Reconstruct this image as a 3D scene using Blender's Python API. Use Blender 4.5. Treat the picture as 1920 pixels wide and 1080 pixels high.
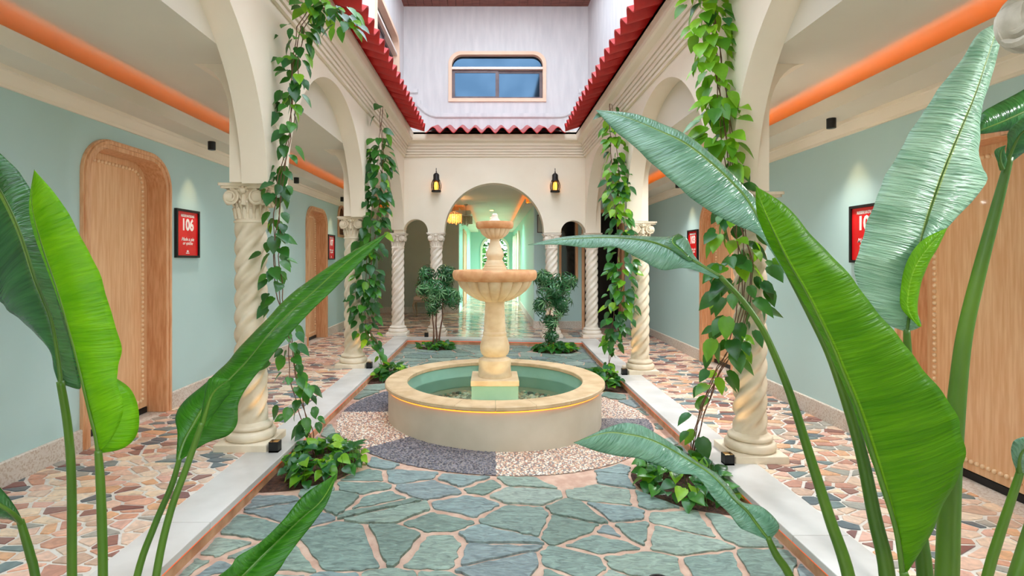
import bpy, bmesh, math, random
from math import pi, sin, cos, sqrt, atan2, radians
from mathutils import Vector, Matrix, noise
from mathutils.geometry import tessellate_polygon

scene = bpy.context.scene
for o in list(bpy.data.objects):
    bpy.data.objects.remove(o)

# ------------------------------------------------------------------ camera, sky, exposure
F, CX, CY, CAMH = 1020.0, 922.0, 488.0, 1.4
cd = bpy.data.cameras.new('camera'); cam = bpy.data.objects.new('camera', cd)
scene.collection.objects.link(cam)
cam.location = (0, 0, CAMH); cam.rotation_euler = (pi / 2, 0, 0)
cd.sensor_width = 36; cd.lens = 36 * F / 1920
cd.shift_x = (960 - CX) / 1920; cd.shift_y = (CY - 540) / 1920
cd.clip_start = 0.05; cd.clip_end = 200
scene.camera = cam

world = bpy.data.worlds.new('world'); scene.world = world; world.use_nodes = True
wn = world.node_tree.nodes; wl = world.node_tree.links; wn.clear()
wo = wn.new('ShaderNodeOutputWorld'); wb = wn.new('ShaderNodeBackground')
tc = wn.new('ShaderNodeTexCoord'); sx = wn.new('ShaderNodeSeparateXYZ'); cr = wn.new('ShaderNodeValToRGB')
cr.color_ramp.elements[0].position = 0.0; cr.color_ramp.elements[0].color = (0.93, 0.96, 1.0, 1)
cr.color_ramp.elements[1].position = 0.9; cr.color_ramp.elements[1].color = (0.74, 0.87, 1.0, 1)
wl.new(tc.outputs['Generated'], sx.inputs[0]); wl.new(sx.outputs[2], cr.inputs[0])
wl.new(cr.outputs[0], wb.inputs[0]); wl.new(wb.outputs[0], wo.inputs[0])
wb.inputs[1].default_value = 3.3

vs = scene.view_settings
scene.display_settings.display_device = 'sRGB'
vs.view_transform = 'Standard'; vs.look = 'None'; vs.gamma = 1.0
vs.use_curve_mapping = False
vs.exposure = 0.82
LED_POWER = 2.8        # orange cove strips
FILL_POWER = 46.0  # added fill beams that brighten the walkways
DOWN_POWER = 7.0      # wall washing spots

def light(kind, name, loc, energy, color, size=0.1, rot=None, spot=None, blend=0.6, size_y=None, shape=None):
    d = bpy.data.lights.new(name, kind); d.energy = energy; d.color = color
    if kind == 'AREA':
        d.shape = 'RECTANGLE'; d.size = size; d.size_y = size_y or size
    elif kind in ('POINT', 'SPOT'):
        d.shadow_soft_size = size
    if kind == 'SPOT':
        d.spot_size = spot; d.spot_blend = blend
    o = bpy.data.objects.new(name, d); scene.collection.objects.link(o)
    o.location = loc
    if rot: o.rotation_euler = rot
    return o

rnd = random.Random(7)

# ------------------------------------------------------------------ materials
def srgb(r, g, b):
    f = lambda c: ((c / 255 + 0.055) / 1.055) ** 2.4 if c > 10 else c / 255 / 12.92
    return (f(r), f(g), f(b), 1)

def newmat(name):
    m = bpy.data.materials.new(name); m.use_nodes = True
    nt = m.node_tree; b = nt.nodes['Principled BSDF']
    return m, nt, b

def N(nt, t, **kw):
    n = nt.nodes.new(t)
    for k, v in kw.items(): setattr(n, k, v)
    return n

def mat(name, c1, c2=None, rough=0.6, scale=4.0, detail=4, stretch=(1, 1, 1), bump=0.0, bscale=40, bdist=0.01,
        metal=0.0, spec=0.5, coat=0.0, lo=0.35, hi=0.65, c3=None):
    m, nt, b = newmat(name)
    b.inputs['Roughness'].default_value = rough; b.inputs['Metallic'].default_value = metal
    b.inputs['Specular IOR Level'].default_value = spec; b.inputs['Coat Weight'].default_value = coat
    tcn = N(nt, 'ShaderNodeTexCoord'); mp = N(nt, 'ShaderNodeMapping')
    nt.links.new(tcn.outputs['Object'], mp.inputs[0]); mp.inputs['Scale'].default_value = stretch
    if c2 is None:
        b.inputs['Base Color'].default_value = c1
    else:
        nz = N(nt, 'ShaderNodeTexNoise'); nz.inputs['Scale'].default_value = scale; nz.inputs['Detail'].default_value = detail
        nt.links.new(mp.outputs[0], nz.inputs['Vector'])
        rp = N(nt, 'ShaderNodeValToRGB'); e = rp.color_ramp.elements
        e[0].position = lo; e[0].color = c1; e[1].position = hi; e[1].color = c2
        if c3:
            q = e.new((lo + hi) / 2); q.color = c3
        nt.links.new(nz.outputs['Fac'], rp.inputs[0]); nt.links.new(rp.outputs[0], b.inputs['Base Color'])
    if bump:
        nb = N(nt, 'ShaderNodeTexNoise'); nb.inputs['Scale'].default_value = bscale; nb.inputs['Detail'].default_value = 5
        nt.links.new(mp.outputs[0], nb.inputs['Vector'])
        bp = N(nt, 'ShaderNodeBump'); bp.inputs['Strength'].default_value = bump; bp.inputs['Distance'].default_value = bdist
        nt.links.new(nb.outputs['Fac'], bp.inputs['Height']); nt.links.new(bp.outputs[0], b.inputs['Normal'])
    return m

def glow(name, col, strength):
    m, nt, b = newmat(name)
    b.inputs['Base Color'].default_value = col
    b.inputs['Emission Color'].default_value = col; b.inputs['Emission Strength'].default_value = strength
    return m

M = {}
M['cream'] = mat('cream_plaster', srgb(238, 224, 203), srgb(245, 233, 214), 0.8, 1.2, 5, bump=0.15, bscale=14, bdist=0.004)
M['ceil'] = mat('ceiling_paint', srgb(222, 214, 198), srgb(228, 220, 204), 0.85, 1.0, 4)
M['stone'] = mat('cast_stone', srgb(208, 190, 160), srgb(238, 224, 200), 0.62, 3.5, 6, bump=0.35, bscale=30, bdist=0.004, c3=srgb(226, 210, 184))
M['stone_back'] = mat('pale_cast_stone', srgb(226, 212, 194), srgb(245, 234, 220), 0.6, 3.5, 6, bump=0.3, bscale=30, bdist=0.004)
M['stone_grey'] = mat('weathered_stone', srgb(172, 165, 150), srgb(214, 208, 196), 0.7, 14, 6, bump=0.5, bscale=50, bdist=0.004)
M['white'] = mat('white_render', srgb(208, 209, 212), srgb(220, 220, 222), 0.85, 1.6, 6, stretch=(6, 6, 1), bump=0.3, bscale=18, bdist=0.006)
M['teal'] = mat('teal_wall_paint', srgb(180, 210, 207), srgb(186, 215, 213), 0.55, 0.8, 4, bump=0.04, bscale=60, bdist=0.002)
M['tealback'] = mat('teal_wall_paint_corridor', srgb(168, 212, 196), srgb(176, 220, 204), 0.4, 0.8, 4)
M['grey'] = mat('lobby_wall_paint', srgb(176, 178, 164), srgb(184, 186, 172), 0.7, 0.8, 4)
M['oak'] = mat('limed_oak', srgb(226, 172, 124), srgb(240, 196, 150), 0.45, 6, 6, stretch=(9, 9, 0.6), bump=0.08, bscale=10, bdist=0.002, c3=srgb(232, 183, 136), coat=0.1)
M['bead'] = mat('pale_oak_beads', srgb(246, 212, 170), None, 0.45)
M['oakframe'] = mat('oak_frame', srgb(214, 152, 106), srgb(234, 184, 140), 0.4, 7, 6, stretch=(8, 8, 0.8), bump=0.06, bscale=10, bdist=0.002, coat=0.15)
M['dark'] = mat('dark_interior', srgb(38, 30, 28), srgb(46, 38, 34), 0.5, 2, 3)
M['black'] = mat('black_metal', srgb(24, 24, 25), None, 0.4, metal=0.3)
M['iron'] = mat('wrought_iron', srgb(38, 34, 33), srgb(50, 45, 44), 0.45, 20, 4, metal=0.6)
M['redtile'] = mat('red_glazed_tile', srgb(176, 22, 24), srgb(206, 36, 34), 0.4, 6, 5, bump=0.12, bscale=20, bdist=0.004, coat=0.15)
M['marble'] = mat('white_marble_curb', srgb(190, 185, 178), srgb(216, 212, 207), 0.35, 2.2, 7, bump=0.05, bscale=20, bdist=0.002)
M['riser'] = mat('tan_stone_riser', srgb(182, 132, 96), srgb(212, 170, 132), 0.6, 8, 5)
M['grout'] = mat('pink_grout', srgb(186, 150, 130), srgb(208, 178, 158), 0.9, 12, 6, bump=0.7, bscale=60, bdist=0.006, c3=srgb(198, 164, 144))
M['cement'] = mat('pale_cement_grout', srgb(212, 204, 194), srgb(230, 224, 215), 0.45, 20, 6, bump=0.2, bscale=90, bdist=0.002)
M['soil'] = mat('dark_soil', srgb(48, 30, 22), srgb(96, 62, 44), 0.95, 25, 6, bump=1.0, bscale=60, bdist=0.02)
M['basin'] = mat('basin_render', srgb(198, 186, 164), srgb(212, 200, 180), 0.6, 2.5, 5, bump=0.1, bscale=20, bdist=0.003)
M['pool'] = mat('teal_pool_paint', srgb(142, 190, 170), srgb(158, 203, 184), 0.5, 3, 4)
M['travertine'] = mat('travertine', srgb(216, 188, 148), srgb(236, 215, 180), 0.5, 6, 7, stretch=(1, 1, 1.6), bump=0.15, bscale=30, bdist=0.003, c3=srgb(226, 202, 164))
M['coping'] = mat('travertine_coping', srgb(200, 168, 126), srgb(222, 194, 154), 0.5, 7, 7, stretch=(1, 1, 2), bump=0.15, bscale=30, bdist=0.003, c3=srgb(212, 182, 142))
M['rim'] = mat('ochre_stone_rim', srgb(206, 140, 88), srgb(232, 178, 128), 0.55, 9, 6, bump=0.2, bscale=30, bdist=0.003)
M['stem'] = mat('vine_stem', srgb(98, 62, 46), srgb(128, 92, 66), 0.7, 20, 4)
M['stemg'] = mat('green_stalk', srgb(54, 94, 8), srgb(84, 122, 20), 0.4, 6, 4, stretch=(1, 1, 0.3))
M['wood_eave'] = mat('reddish_timber', srgb(112, 62, 50), srgb(142, 88, 72), 0.55, 4, 5, stretch=(1, 6, 6))
M['salmon'] = mat('salmon_window_surround', srgb(238, 206, 180), srgb(244, 214, 190), 0.8, 5, 4)
M['alu'] = mat('brown_aluminium', srgb(84, 70, 74), srgb(100, 86, 88), 0.4, 6, 3, metal=0.4)
M['whitepaint'] = mat('white_gloss_paint', srgb(236, 228, 220), None, 0.5)
M['poster'] = mat('red_poster', srgb(208, 16, 24), srgb(220, 28, 30), 0.25, 4, 3)
M['print'] = mat('white_print', srgb(240, 226, 220), None, 0.6)
M['fabric'] = mat('blush_upholstery', srgb(196, 168, 150), srgb(206, 180, 162), 0.9, 20, 3)
M['gold'] = mat('distressed_wood', srgb(150, 126, 100), srgb(176, 152, 124), 0.6, 20, 4)
M['led'] = glow('orange_led', (1.0, 0.19, 0.0, 1), LED_POWER)
M['led_right'] = glow('bright_orange_led', (1.0, 0.19, 0.0, 1), LED_POWER * 1.8)
M['led_fountain'] = glow('amber_led', (1.0, 0.22, 0.015, 1), 2.2)
M['led_curb'] = glow('red_orange_led', (1.0, 0.12, 0.02, 1), 0.45)
M['flame'] = glow('warm_bulb', (1.0, 0.50, 0.10, 1), 1.8)
M['uplens'] = glow('warm_uplight_lens', (1.0, 0.55, 0.18, 1), 8.0)

def glass(name, tint, rough=0.03, refl=0.25):
    m, nt, b = newmat(name)
    tr = N(nt, 'ShaderNodeBsdfTransparent'); tr.inputs[0].default_value = tint
    gl = N(nt, 'ShaderNodeBsdfGlossy'); gl.inputs['Roughness'].default_value = rough
    fr = N(nt, 'ShaderNodeFresnel'); fr.inputs[0].default_value = 1.33 + refl
    mx = N(nt, 'ShaderNodeMixShader')
    nt.links.new(fr.outputs[0], mx.inputs[0]); nt.links.new(tr.outputs[0], mx.inputs[1]); nt.links.new(gl.outputs[0], mx.inputs[2])
    nt.links.new(mx.outputs[0], nt.nodes['Material Output'].inputs[0])
    return m
M['water'] = glass('water', (0.86, 0.95, 0.92, 1), 0.04, 0.0)
M['lanternglass'] = glass('amber_glass', (1.0, 0.82, 0.5, 1), 0.05, 0.1)
M['glassblue'] = mat('tinted_mirror_glass', srgb(46, 68, 88), srgb(56, 78, 98), 0.06, 1.5, 2, metal=0.9)
M['glassdark'] = mat('dark_window_glass', srgb(30, 28, 28), None, 0.08, spec=0.8)
M['crystal'] = glow('amber_crystal', (1.0, 0.5, 0.14, 1), 0.4)
M['crystal2'] = mat('clear_crystal', srgb(190, 170, 140), None, 0.1, metal=0.3)

def palette_mat(name, cols, island=False, rough=0.35, vein=0.35, nscale=14, bump=0.1, layered=False, stretch=(1, 1, 1)):
    """stone whose colour is picked per piece, with its own noise grain"""
    m, nt, b = newmat(name); L = nt.links
    b.inputs['Roughness'].default_value = rough
    if island:
        g = N(nt, 'ShaderNodeNewGeometry'); src = g.outputs['Random Per Island']
    else:
        g = N(nt, 'ShaderNodeObjectInfo'); src = g.outputs['Random']
    rp = N(nt, 'ShaderNodeValToRGB'); rp.color_ramp.interpolation = 'CONSTANT'
    e = rp.color_ramp.elements
    while len(e) > 1: e.remove(e[0])
    e[0].position = 0; e[0].color = cols[0]
    for i, c in enumerate(cols[1:]):
        q = e.new((i + 1) / len(cols)); q.color = c
    L.new(src, rp.inputs[0])
    tcn = N(nt, 'ShaderNodeNewGeometry'); mp = N(nt, 'ShaderNodeMapping'); mp.inputs['Scale'].default_value = stretch
    L.new(tcn.outputs['Position'], mp.inputs[0])
    ad = N(nt, 'ShaderNodeVectorMath', operation='ADD')
    ms = N(nt, 'ShaderNodeMath', operation='MULTIPLY'); ms.inputs[1].default_value = 37.0
    L.new(src, ms.inputs[0]); L.new(mp.outputs[0], ad.inputs[0]); L.new(ms.outputs[0], ad.inputs[1])
    nz = N(nt, 'ShaderNodeTexNoise'); nz.inputs['Scale'].default_value = nscale; nz.inputs['Detail'].default_value = 8
    nz.inputs['Distortion'].default_value = 1.4
    L.new(ad.outputs[0], nz.inputs['Vector'])
    r2 = N(nt, 'ShaderNodeValToRGB'); r2.color_ramp.elements[0].position = 0.3; r2.color_ramp.elements[1].position = 0.72
    r2.color_ramp.elements[0].color = (0.5, 0.5, 0.5, 1); r2.color_ramp.elements[1].color = (1.25, 1.22, 1.18, 1)
    L.new(nz.outputs['Fac'], r2.inputs[0])
    mx = N(nt, 'ShaderNodeMix', data_type='RGBA', blend_type='MULTIPLY'); mx.inputs[0].default_value = vein * 1.6
    L.new(rp.outputs[0], mx.inputs[6]); L.new(r2.outputs[0], mx.inputs[7]); L.new(mx.outputs[2], b.inputs['Base Color'])
    bp = N(nt, 'ShaderNodeBump'); bp.inputs['Strength'].default_value = bump; bp.inputs['Distance'].default_value = 0.012
    L.new(nz.outputs['Fac'], bp.inputs['Height']); L.new(bp.outputs[0], b.inputs['Normal'])
    return m
marb = [srgb(*c) for c in ((232, 192, 170), (240, 212, 182), (214, 158, 132), (228, 198, 176), (152, 108, 98), (118, 134, 134),
                           (234, 180, 154), (222, 192, 168), (98, 108, 114), (200, 144, 124), (240, 216, 192), (168, 164, 154), (226, 174, 134), (134, 88, 84), (226, 178, 160), (206, 172, 150))]
M['shard'] = palette_mat('marble_shard', marb, False, 0.3, 0.34, 16, 0.06)
M['shard_far'] = palette_mat('marble_shard_far', marb, True, 0.3, 0.34, 16, 0.06)
M['shard_lobby'] = palette_mat('marble_shard_polished', marb, True, 0.12, 0.35, 16, 0.02)
M['slate'] = palette_mat('green_slate', [srgb(*c) for c in ((140, 162, 150), (128, 152, 144), (148, 168, 156), (134, 156, 156), (120, 144, 134), (154, 172, 162), (130, 148, 150))],
                         False, 0.5, 0.6, 13, 1.0, stretch=(1, 2.6, 1))
M['pebble_dark'] = palette_mat('dark_pebble', [srgb(*c) for c in ((84, 86, 98), (100, 100, 110), (66, 68, 78), (112, 112, 122), (94, 88, 96), (140, 136, 142))], True, 0.5, 0.1)
M['pebble_light'] = palette_mat('light_pebble', [srgb(*c) for c in ((238, 222, 200), (226, 190, 162), (198, 150, 126), (244, 236, 222), (214, 178, 148), (172, 128, 108), (234, 210, 190))], True, 0.5, 0.1)
M['pebble_pool'] = palette_mat('pool_pebble', [srgb(*c) for c in ((216, 180, 140), (244, 224, 186), (180, 148, 120), (226, 202, 166), (150, 134, 118), (250, 238, 214))], True, 0.4, 0.1)

def speckle(name):
    m, nt, b = newmat(name); L = nt.links
    b.inputs['Roughness'].default_value = 0.7
    tcn = N(nt, 'ShaderNodeTexCoord'); v = N(nt, 'ShaderNodeTexVoronoi'); v.inputs['Scale'].default_value = 90
    L.new(tcn.outputs['Object'], v.inputs['Vector'])
    rp = N(nt, 'ShaderNodeValToRGB'); e = rp.color_ramp.elements
    e[0].position = 0.1; e[0].color = srgb(196, 178, 160); e[1].position = 0.5; e[1].color = srgb(216, 206, 194)
    sp = N(nt, 'ShaderNodeSeparateColor'); L.new(v.outputs['Color'], sp.inputs[0]); L.new(sp.outputs[0], rp.inputs[0])
    L.new(rp.outputs[0], b.inputs['Base Color'])
    bp = N(nt, 'ShaderNodeBump'); bp.inputs['Strength'].default_value = 0.4; bp.inputs['Distance'].default_value = 0.004
    L.new(v.outputs['Distance'], bp.inputs['Height']); L.new(bp.outputs[0], b.inputs['Normal'])
    return m
M['speckle'] = speckle('washed_pebble_skirting')

def leafmat(name, c1, c2, rough=0.35, trans=0.3, tcol=None, vein=90, rib=None, bump=0.35, spec=0.5):
    """big leaf: UV x = across (-1..1 mapped 0..1), UV y = along in metres"""
    m, nt, b = newmat(name); L = nt.links
    b.inputs['Roughness'].default_value = rough; b.inputs['Specular IOR Level'].default_value = spec
    uv = N(nt, 'ShaderNodeUVMap'); uv.uv_map = 'UVMap'
    sp = N(nt, 'ShaderNodeSeparateXYZ'); L.new(uv.outputs[0], sp.inputs[0])
    a = N(nt, 'ShaderNodeMath', operation='SUBTRACT'); a.inputs[1].default_value = 0.5; L.new(sp.outputs[0], a.inputs[0])
    ab = N(nt, 'ShaderNodeMath', operation='ABSOLUTE'); L.new(a.outputs[0], ab.inputs[0])
    # veins run outwards, slanting slightly to the tip
    sl = N(nt, 'ShaderNodeMath', operation='MULTIPLY'); sl.inputs[1].default_value = 0.05; L.new(ab.outputs[0], sl.inputs[0])
    sb = N(nt, 'ShaderNodeMath', operation='SUBTRACT'); L.new(sp.outputs[1], sb.inputs[0]); L.new(sl.outputs[0], sb.inputs[1])
    cmb = N(nt, 'ShaderNodeCombineXYZ'); L.new(sb.outputs[0], cmb.inputs[1])
    s2 = N(nt, 'ShaderNodeMath', operation='MULTIPLY'); s2.inputs[1].default_value = 0.03; L.new(ab.outputs[0], s2.inputs[0]); L.new(s2.outputs[0], cmb.inputs[0])
    nz = N(nt, 'ShaderNodeTexNoise'); nz.inputs['Scale'].default_value = vein; nz.inputs['Detail'].default_value = 2
    L.new(cmb.outputs[0], nz.inputs['Vector'])
    nz2 = N(nt, 'ShaderNodeTexNoise'); nz2.inputs['Scale'].default_value = vein / 9; nz2.inputs['Detail'].default_value = 3
    L.new(cmb.outputs[0], nz2.inputs['Vector'])
    av = N(nt, 'ShaderNodeMath', operation='ADD'); L.new(nz.outputs['Fac'], av.inputs[0]); L.new(nz2.outputs['Fac'], av.inputs[1])
    hf = N(nt, 'ShaderNodeMath', operation='MULTIPLY'); hf.inputs[1].default_value = 0.5; L.new(av.outputs[0], hf.inputs[0])
    rp = N(nt, 'ShaderNodeValToRGB'); e = rp.color_ramp.elements
    e[0].position = 0.38; e[0].color = c1; e[1].position = 0.62; e[1].color = c2
    L.new(hf.outputs[0], rp.inputs[0])
    lt = N(nt, 'ShaderNodeMath', operation='LESS_THAN'); lt.inputs[1].default_value = 0.022; L.new(ab.outputs[0], lt.inputs[0])
    mx = N(nt, 'ShaderNodeMix', data_type='RGBA'); L.new(lt.outputs[0], mx.inputs[0]); L.new(rp.outputs[0], mx.inputs[6])
    mx.inputs[7].default_value = rib or srgb(160, 190, 80)
    L.new(mx.outputs[2], b.inputs['Base Color'])
    bp = N(nt, 'ShaderNodeBump'); bp.inputs['Strength'].default_value = bump; bp.inputs['Distance'].default_value = 0.014
    L.new(nz.outputs['Fac'], bp.inputs['Height']); L.new(bp.outputs[0], b.inputs['Normal'])
    tl = N(nt, 'ShaderNodeBsdfTranslucent')
    if tcol: tl.inputs[0].default_value = tcol
    else: L.new(mx.outputs[2], tl.inputs[0])
    L.new(bp.outputs[0], tl.inputs['Normal'])
    ms = N(nt, 'ShaderNodeMixShader'); ms.inputs[0].default_value = trans
    L.new(b.outputs[0], ms.inputs[1]); L.new(tl.outputs[0], ms.inputs[2])
    L.new(ms.outputs[0], nt.nodes['Material Output'].inputs[0])
    return m
M['leaf_bright'] = leafmat('bright_banana_leaf', srgb(70, 124, 0), srgb(104, 158, 10), 0.42, 0.45, srgb(128, 196, 4), 110, srgb(140, 190, 40), spec=0.25)
M['leaf_lime'] = leafmat('lime_banana_leaf', srgb(98, 158, 2), srgb(140, 196, 14), 0.4, 0.5, srgb(160, 225, 4), 110, srgb(170, 210, 60), spec=0.3)
M['leaf_dark'] = leafmat('dark_banana_leaf', srgb(26, 84, 28), srgb(52, 122, 50), 0.27, 0.2, srgb(70, 150, 20), 110, srgb(120, 165, 60), spec=0.7)
M['leaf_mid'] = leafmat('mid_green_banana_leaf', srgb(34, 92, 12), srgb(62, 126, 24), 0.34, 0.3, srgb(80, 160, 14), 110, srgb(120, 165, 50), spec=0.35)
M['leaf_pale'] = leafmat('pale_glossy_banana_leaf', srgb(118, 170, 140), srgb(196, 232, 208), 0.35, 0.3, srgb(170, 215, 160), 120, srgb(180, 205, 110), bump=1.0, spec=0.8)
M['leaf_blue'] = leafmat('blue_green_banana_leaf', srgb(72, 124, 92), srgb(118, 166, 136), 0.28, 0.2, srgb(90, 150, 60), 120, srgb(140, 170, 90), bump=0.6, spec=0.8)

def smallleaf(name, cols, rough=0.3, trans=0.25, tc_=None):
    m = palette_mat(name, cols, False, rough, 0.25, 20, 0.15)
    nt = m.node_tree; b = nt.nodes['Principled BSDF']; L = nt.links
    tl = N(nt, 'ShaderNodeBsdfTranslucent'); tl.inputs[0].default_value = tc_ or cols[0]
    ms = N(nt, 'ShaderNodeMixShader'); ms.inputs[0].default_value = trans
    L.new(b.outputs[0], ms.inputs[1]); L.new(tl.outputs[0], ms.inputs[2]); L.new(ms.outputs[0], nt.nodes['Material Output'].inputs[0])
    return m
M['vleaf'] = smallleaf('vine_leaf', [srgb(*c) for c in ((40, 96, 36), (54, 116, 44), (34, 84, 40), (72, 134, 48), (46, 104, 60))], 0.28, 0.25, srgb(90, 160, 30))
M['vleaf_b'] = smallleaf('yellow_green_vine_leaf', [srgb(*c) for c in ((108, 168, 40), (132, 190, 44), (84, 150, 40), (156, 206, 60), (66, 132, 40))], 0.32, 0.4, srgb(160, 215, 40))  # yellow-green leaf tone, more frequent towards most vine tops
M['tleaf'] = smallleaf('shrub_leaf', [srgb(*c) for c in ((48, 106, 60), (66, 128, 74), (38, 88, 50), (120, 168, 112))], 0.25, 0.15, srgb(60, 120, 50))
M['hedge'] = smallleaf('garden_foliage', [srgb(*c) for c in ((90, 150, 70), (120, 180, 90), (70, 130, 70))], 0.5, 0.3)

# ------------------------------------------------------------------ mesh helpers
class MB:
    def __init__(s): s.v = []; s.f = []; s.uv = None
    def add(s, vs_, fs):
        n = len(s.v); s.v += [tuple(p) for p in vs_]; s.f += [tuple(i + n for i in f) for f in fs]; return s
    def box(s, x0, x1, y0, y1, z0, z1):
        return s.add([(x0, y0, z0), (x1, y0, z0), (x1, y1, z0), (x0, y1, z0), (x0, y0, z1), (x1, y0, z1), (x1, y1, z1), (x0, y1, z1)],
                     [(0, 3, 2, 1), (4, 5, 6, 7), (0, 1, 5, 4), (1, 2, 6, 5), (2, 3, 7, 6), (3, 0, 4, 7)])
    def slab(s, outer, holes, f3, d0, d1):
        loops = [outer] + list(holes)
        flat = [p for l in loops for p in l]
        tri = tessellate_polygon([[Vector((p[0], p[1], 0)) for p in l] for l in loops])
        n = len(flat)
        vs_ = [f3(u, v, d0) for u, v in flat] + [f3(u, v, d1) for u, v in flat]
        fs = [tuple(t) for t in tri] + [(t[2] + n, t[1] + n, t[0] + n) for t in tri]
        k = 0
        for l in loops:
            m = len(l)
            for i in range(m):
                a, b = k + i, k + (i + 1) % m
                fs.append((a, b, b + n, a + n))
            k += m
        return s.add(vs_, fs)
    def lathe(s, prof, c=(0, 0, 0), seg=48, rf=None):
        vs_ = []; fs = []
        for (r, z) in prof:
            for k in range(seg):
                a = 2 * pi * k / seg
                rr = rf(r, z, a) if rf else r
                vs_.append((c[0] + rr * cos(a), c[1] + rr * sin(a), c[2] + z))
        for i in range(len(prof) - 1):
            for k in range(seg):
                k2 = (k + 1) % seg
                fs.append((i * seg + k, i * seg + k2, (i + 1) * seg + k2, (i + 1) * seg + k))
        if prof[0][0] > 1e-4: fs.append(tuple(reversed(range(seg))))
        if prof[-1][0] > 1e-4: fs.append(tuple((len(prof) - 1) * seg + k for k in range(seg)))
        return s.add(vs_, fs)
    def tube(s, pts, rad, seg=8, cap=True):
        pts = [Vector(p) for p in pts]; n = len(pts)
        if not isinstance(rad, (list, tuple)): rad = [rad] * n
        vs_ = []; fs = []; up = None
        for i, p in enumerate(pts):
            t = (pts[min(i + 1, n - 1)] - pts[max(i - 1, 0)])
            if t.length < 1e-9: t = Vector((0, 0, 1))
            t.normalize()
            if up is None:
                up = Vector((1, 0, 0)) if abs(t.x) < 0.8 else Vector((0, 1, 0))
            up = (up - t * up.dot(t))
            if up.length < 1e-6: up = t.orthogonal()
            up.normalize(); w = t.cross(up)
            for k in range(seg):
                a = 2 * pi * k / seg
                vs_.append(p + (up * cos(a) + w * sin(a)) * rad[i])
        for i in range(n - 1):
            for k in range(seg):
                k2 = (k + 1) % seg
                fs.append((i * seg + k, i * seg + k2, (i + 1) * seg + k2, (i + 1) * seg + k))
        if cap:
            fs.append(tuple(reversed(range(seg)))); fs.append(tuple((n - 1) * seg + k for k in range(seg)))
        return s.add(vs_, fs)
    def ball(s, c, r, seg=10, rings=6, sc=(1, 1, 1)):
        vs_ = [(c[0], c[1], c[2] - r * sc[2])]; fs = []
        for i in range(1, rings):
            a = -pi / 2 + pi * i / rings
            for k in range(seg):
                b = 2 * pi * k / seg
                vs_.append((c[0] + r * sc[0] * cos(a) * cos(b), c[1] + r * sc[1] * cos(a) * sin(b), c[2] + r * sc[2] * sin(a)))
        vs_.append((c[0], c[1], c[2] + r * sc[2])); top = len(vs_) - 1
        for k in range(seg):
            k2 = (k + 1) % seg
            fs.append((0, 1 + k2, 1 + k)); b0 = 1 + (rings - 2) * seg
            fs.append((b0 + k, b0 + k2, top))
            for i in range(rings - 2):
                fs.append((1 + i * seg + k, 1 + i * seg + k2, 1 + (i + 1) * seg + k2, 1 + (i + 1) * seg + k))
        return s.add(vs_, fs)

COL = scene.collection
WLOC = {}
def link(o, parent=None):
    COL.objects.link(o)
    if parent: o.parent = parent
    return o
def tag(o, label=None, cat=None, group=None, kind=None):
    if label: o['label'] = label
    if cat: o['category'] = cat
    if group: o['group'] = group
    if kind: o['kind'] = kind
    return o
def empty(name, loc, label=None, cat=None, group=None, kind=None):
    o = bpy.data.objects.new(name, None); o.empty_display_size = 0.1; o.location = loc
    COL.objects.link(o); WLOC[o.name] = Vector(loc)
    return tag(o, label, cat, group, kind)
def wloc(p): return WLOC.get(p.name, Vector((0, 0, 0))) if p else Vector((0, 0, 0))
def mesh_of(mb, name, m, smooth=None, shift=Vector((0, 0, 0)), fix=True):
    me = bpy.data.meshes.new(name)
    if shift.length > 0: vs_ = [(p[0] - shift.x, p[1] - shift.y, p[2] - shift.z) for p in mb.v]
    else: vs_ = mb.v
    me.from_pydata(vs_, [], mb.f); me.materials.append(m)
    if fix:
        bm = bmesh.new(); bm.from_mesh(me); bmesh.ops.recalc_face_normals(bm, faces=bm.faces); bm.to_mesh(me); bm.free()
    if smooth is not None:
        me.polygons.foreach_set('use_smooth', [True] * len(me.polygons))
        if smooth < 179: me.set_sharp_from_angle(angle=radians(smooth))
    return me
def obj(name, mb, m, parent=None, smooth=None, label=None, cat=None, group=None, kind=None, fix=True, base=None):
    """mb in world coordinates; child of parent (whose origin is subtracted)"""
    sh = wloc(parent)
    if parent is None and base is not None:
        me = mesh_of(mb, name, m, smooth, Vector(base), fix)
        o = bpy.data.objects.new(name, me); link(o); o.location = base; WLOC[o.name] = Vector(base)
        return tag(o, label, cat, group, kind)
    me = mesh_of(mb, name, m, smooth, sh, fix)
    o = bpy.data.objects.new(name, me); link(o, parent); WLOC[o.name] = sh
    return tag(o, label, cat, group, kind)
def bevel(o, w=0.01, seg=2, ang=40):
    md = o.modifiers.new('bevel', 'BEVEL'); md.width = w; md.segments = seg; md.limit_method = 'ANGLE'; md.angle_limit = radians(ang)
    return o
def copy_tree(o, loc, label=None, group=None, rotz=None, scale=None):
    r = o.copy(); COL.objects.link(r); r.location = loc; WLOC[r.name] = Vector(loc)
    if rotz is not None: r.rotation_euler = (0, 0, rotz)
    if scale: r.scale = scale
    if label: r['label'] = label
    if group: r['group'] = group
    for ch in list(o.children):
        c = ch.copy(); COL.objects.link(c); c.parent = r
        for g in list(ch.children):
            d = g.copy(); COL.objects.link(d); d.parent = c
    return r
def P(px, py, Y):
    """a point at distance Y in front of the camera position"""
    return Vector(((px - CX) * Y / F, Y, CAMH - (py - CY) * Y / F))
def sstep(a, b, x):
    t = min(1, max(0, (x - a) / (b - a))); return t * t * (3 - 2 * t)
def zf(x, y):
    """the paving falls gently towards the right hand side"""
    return -0.07 * sstep(-1.3, 1.5, x) * (1 - 0.45 * sstep(8.0, 10.0, y))

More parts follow.
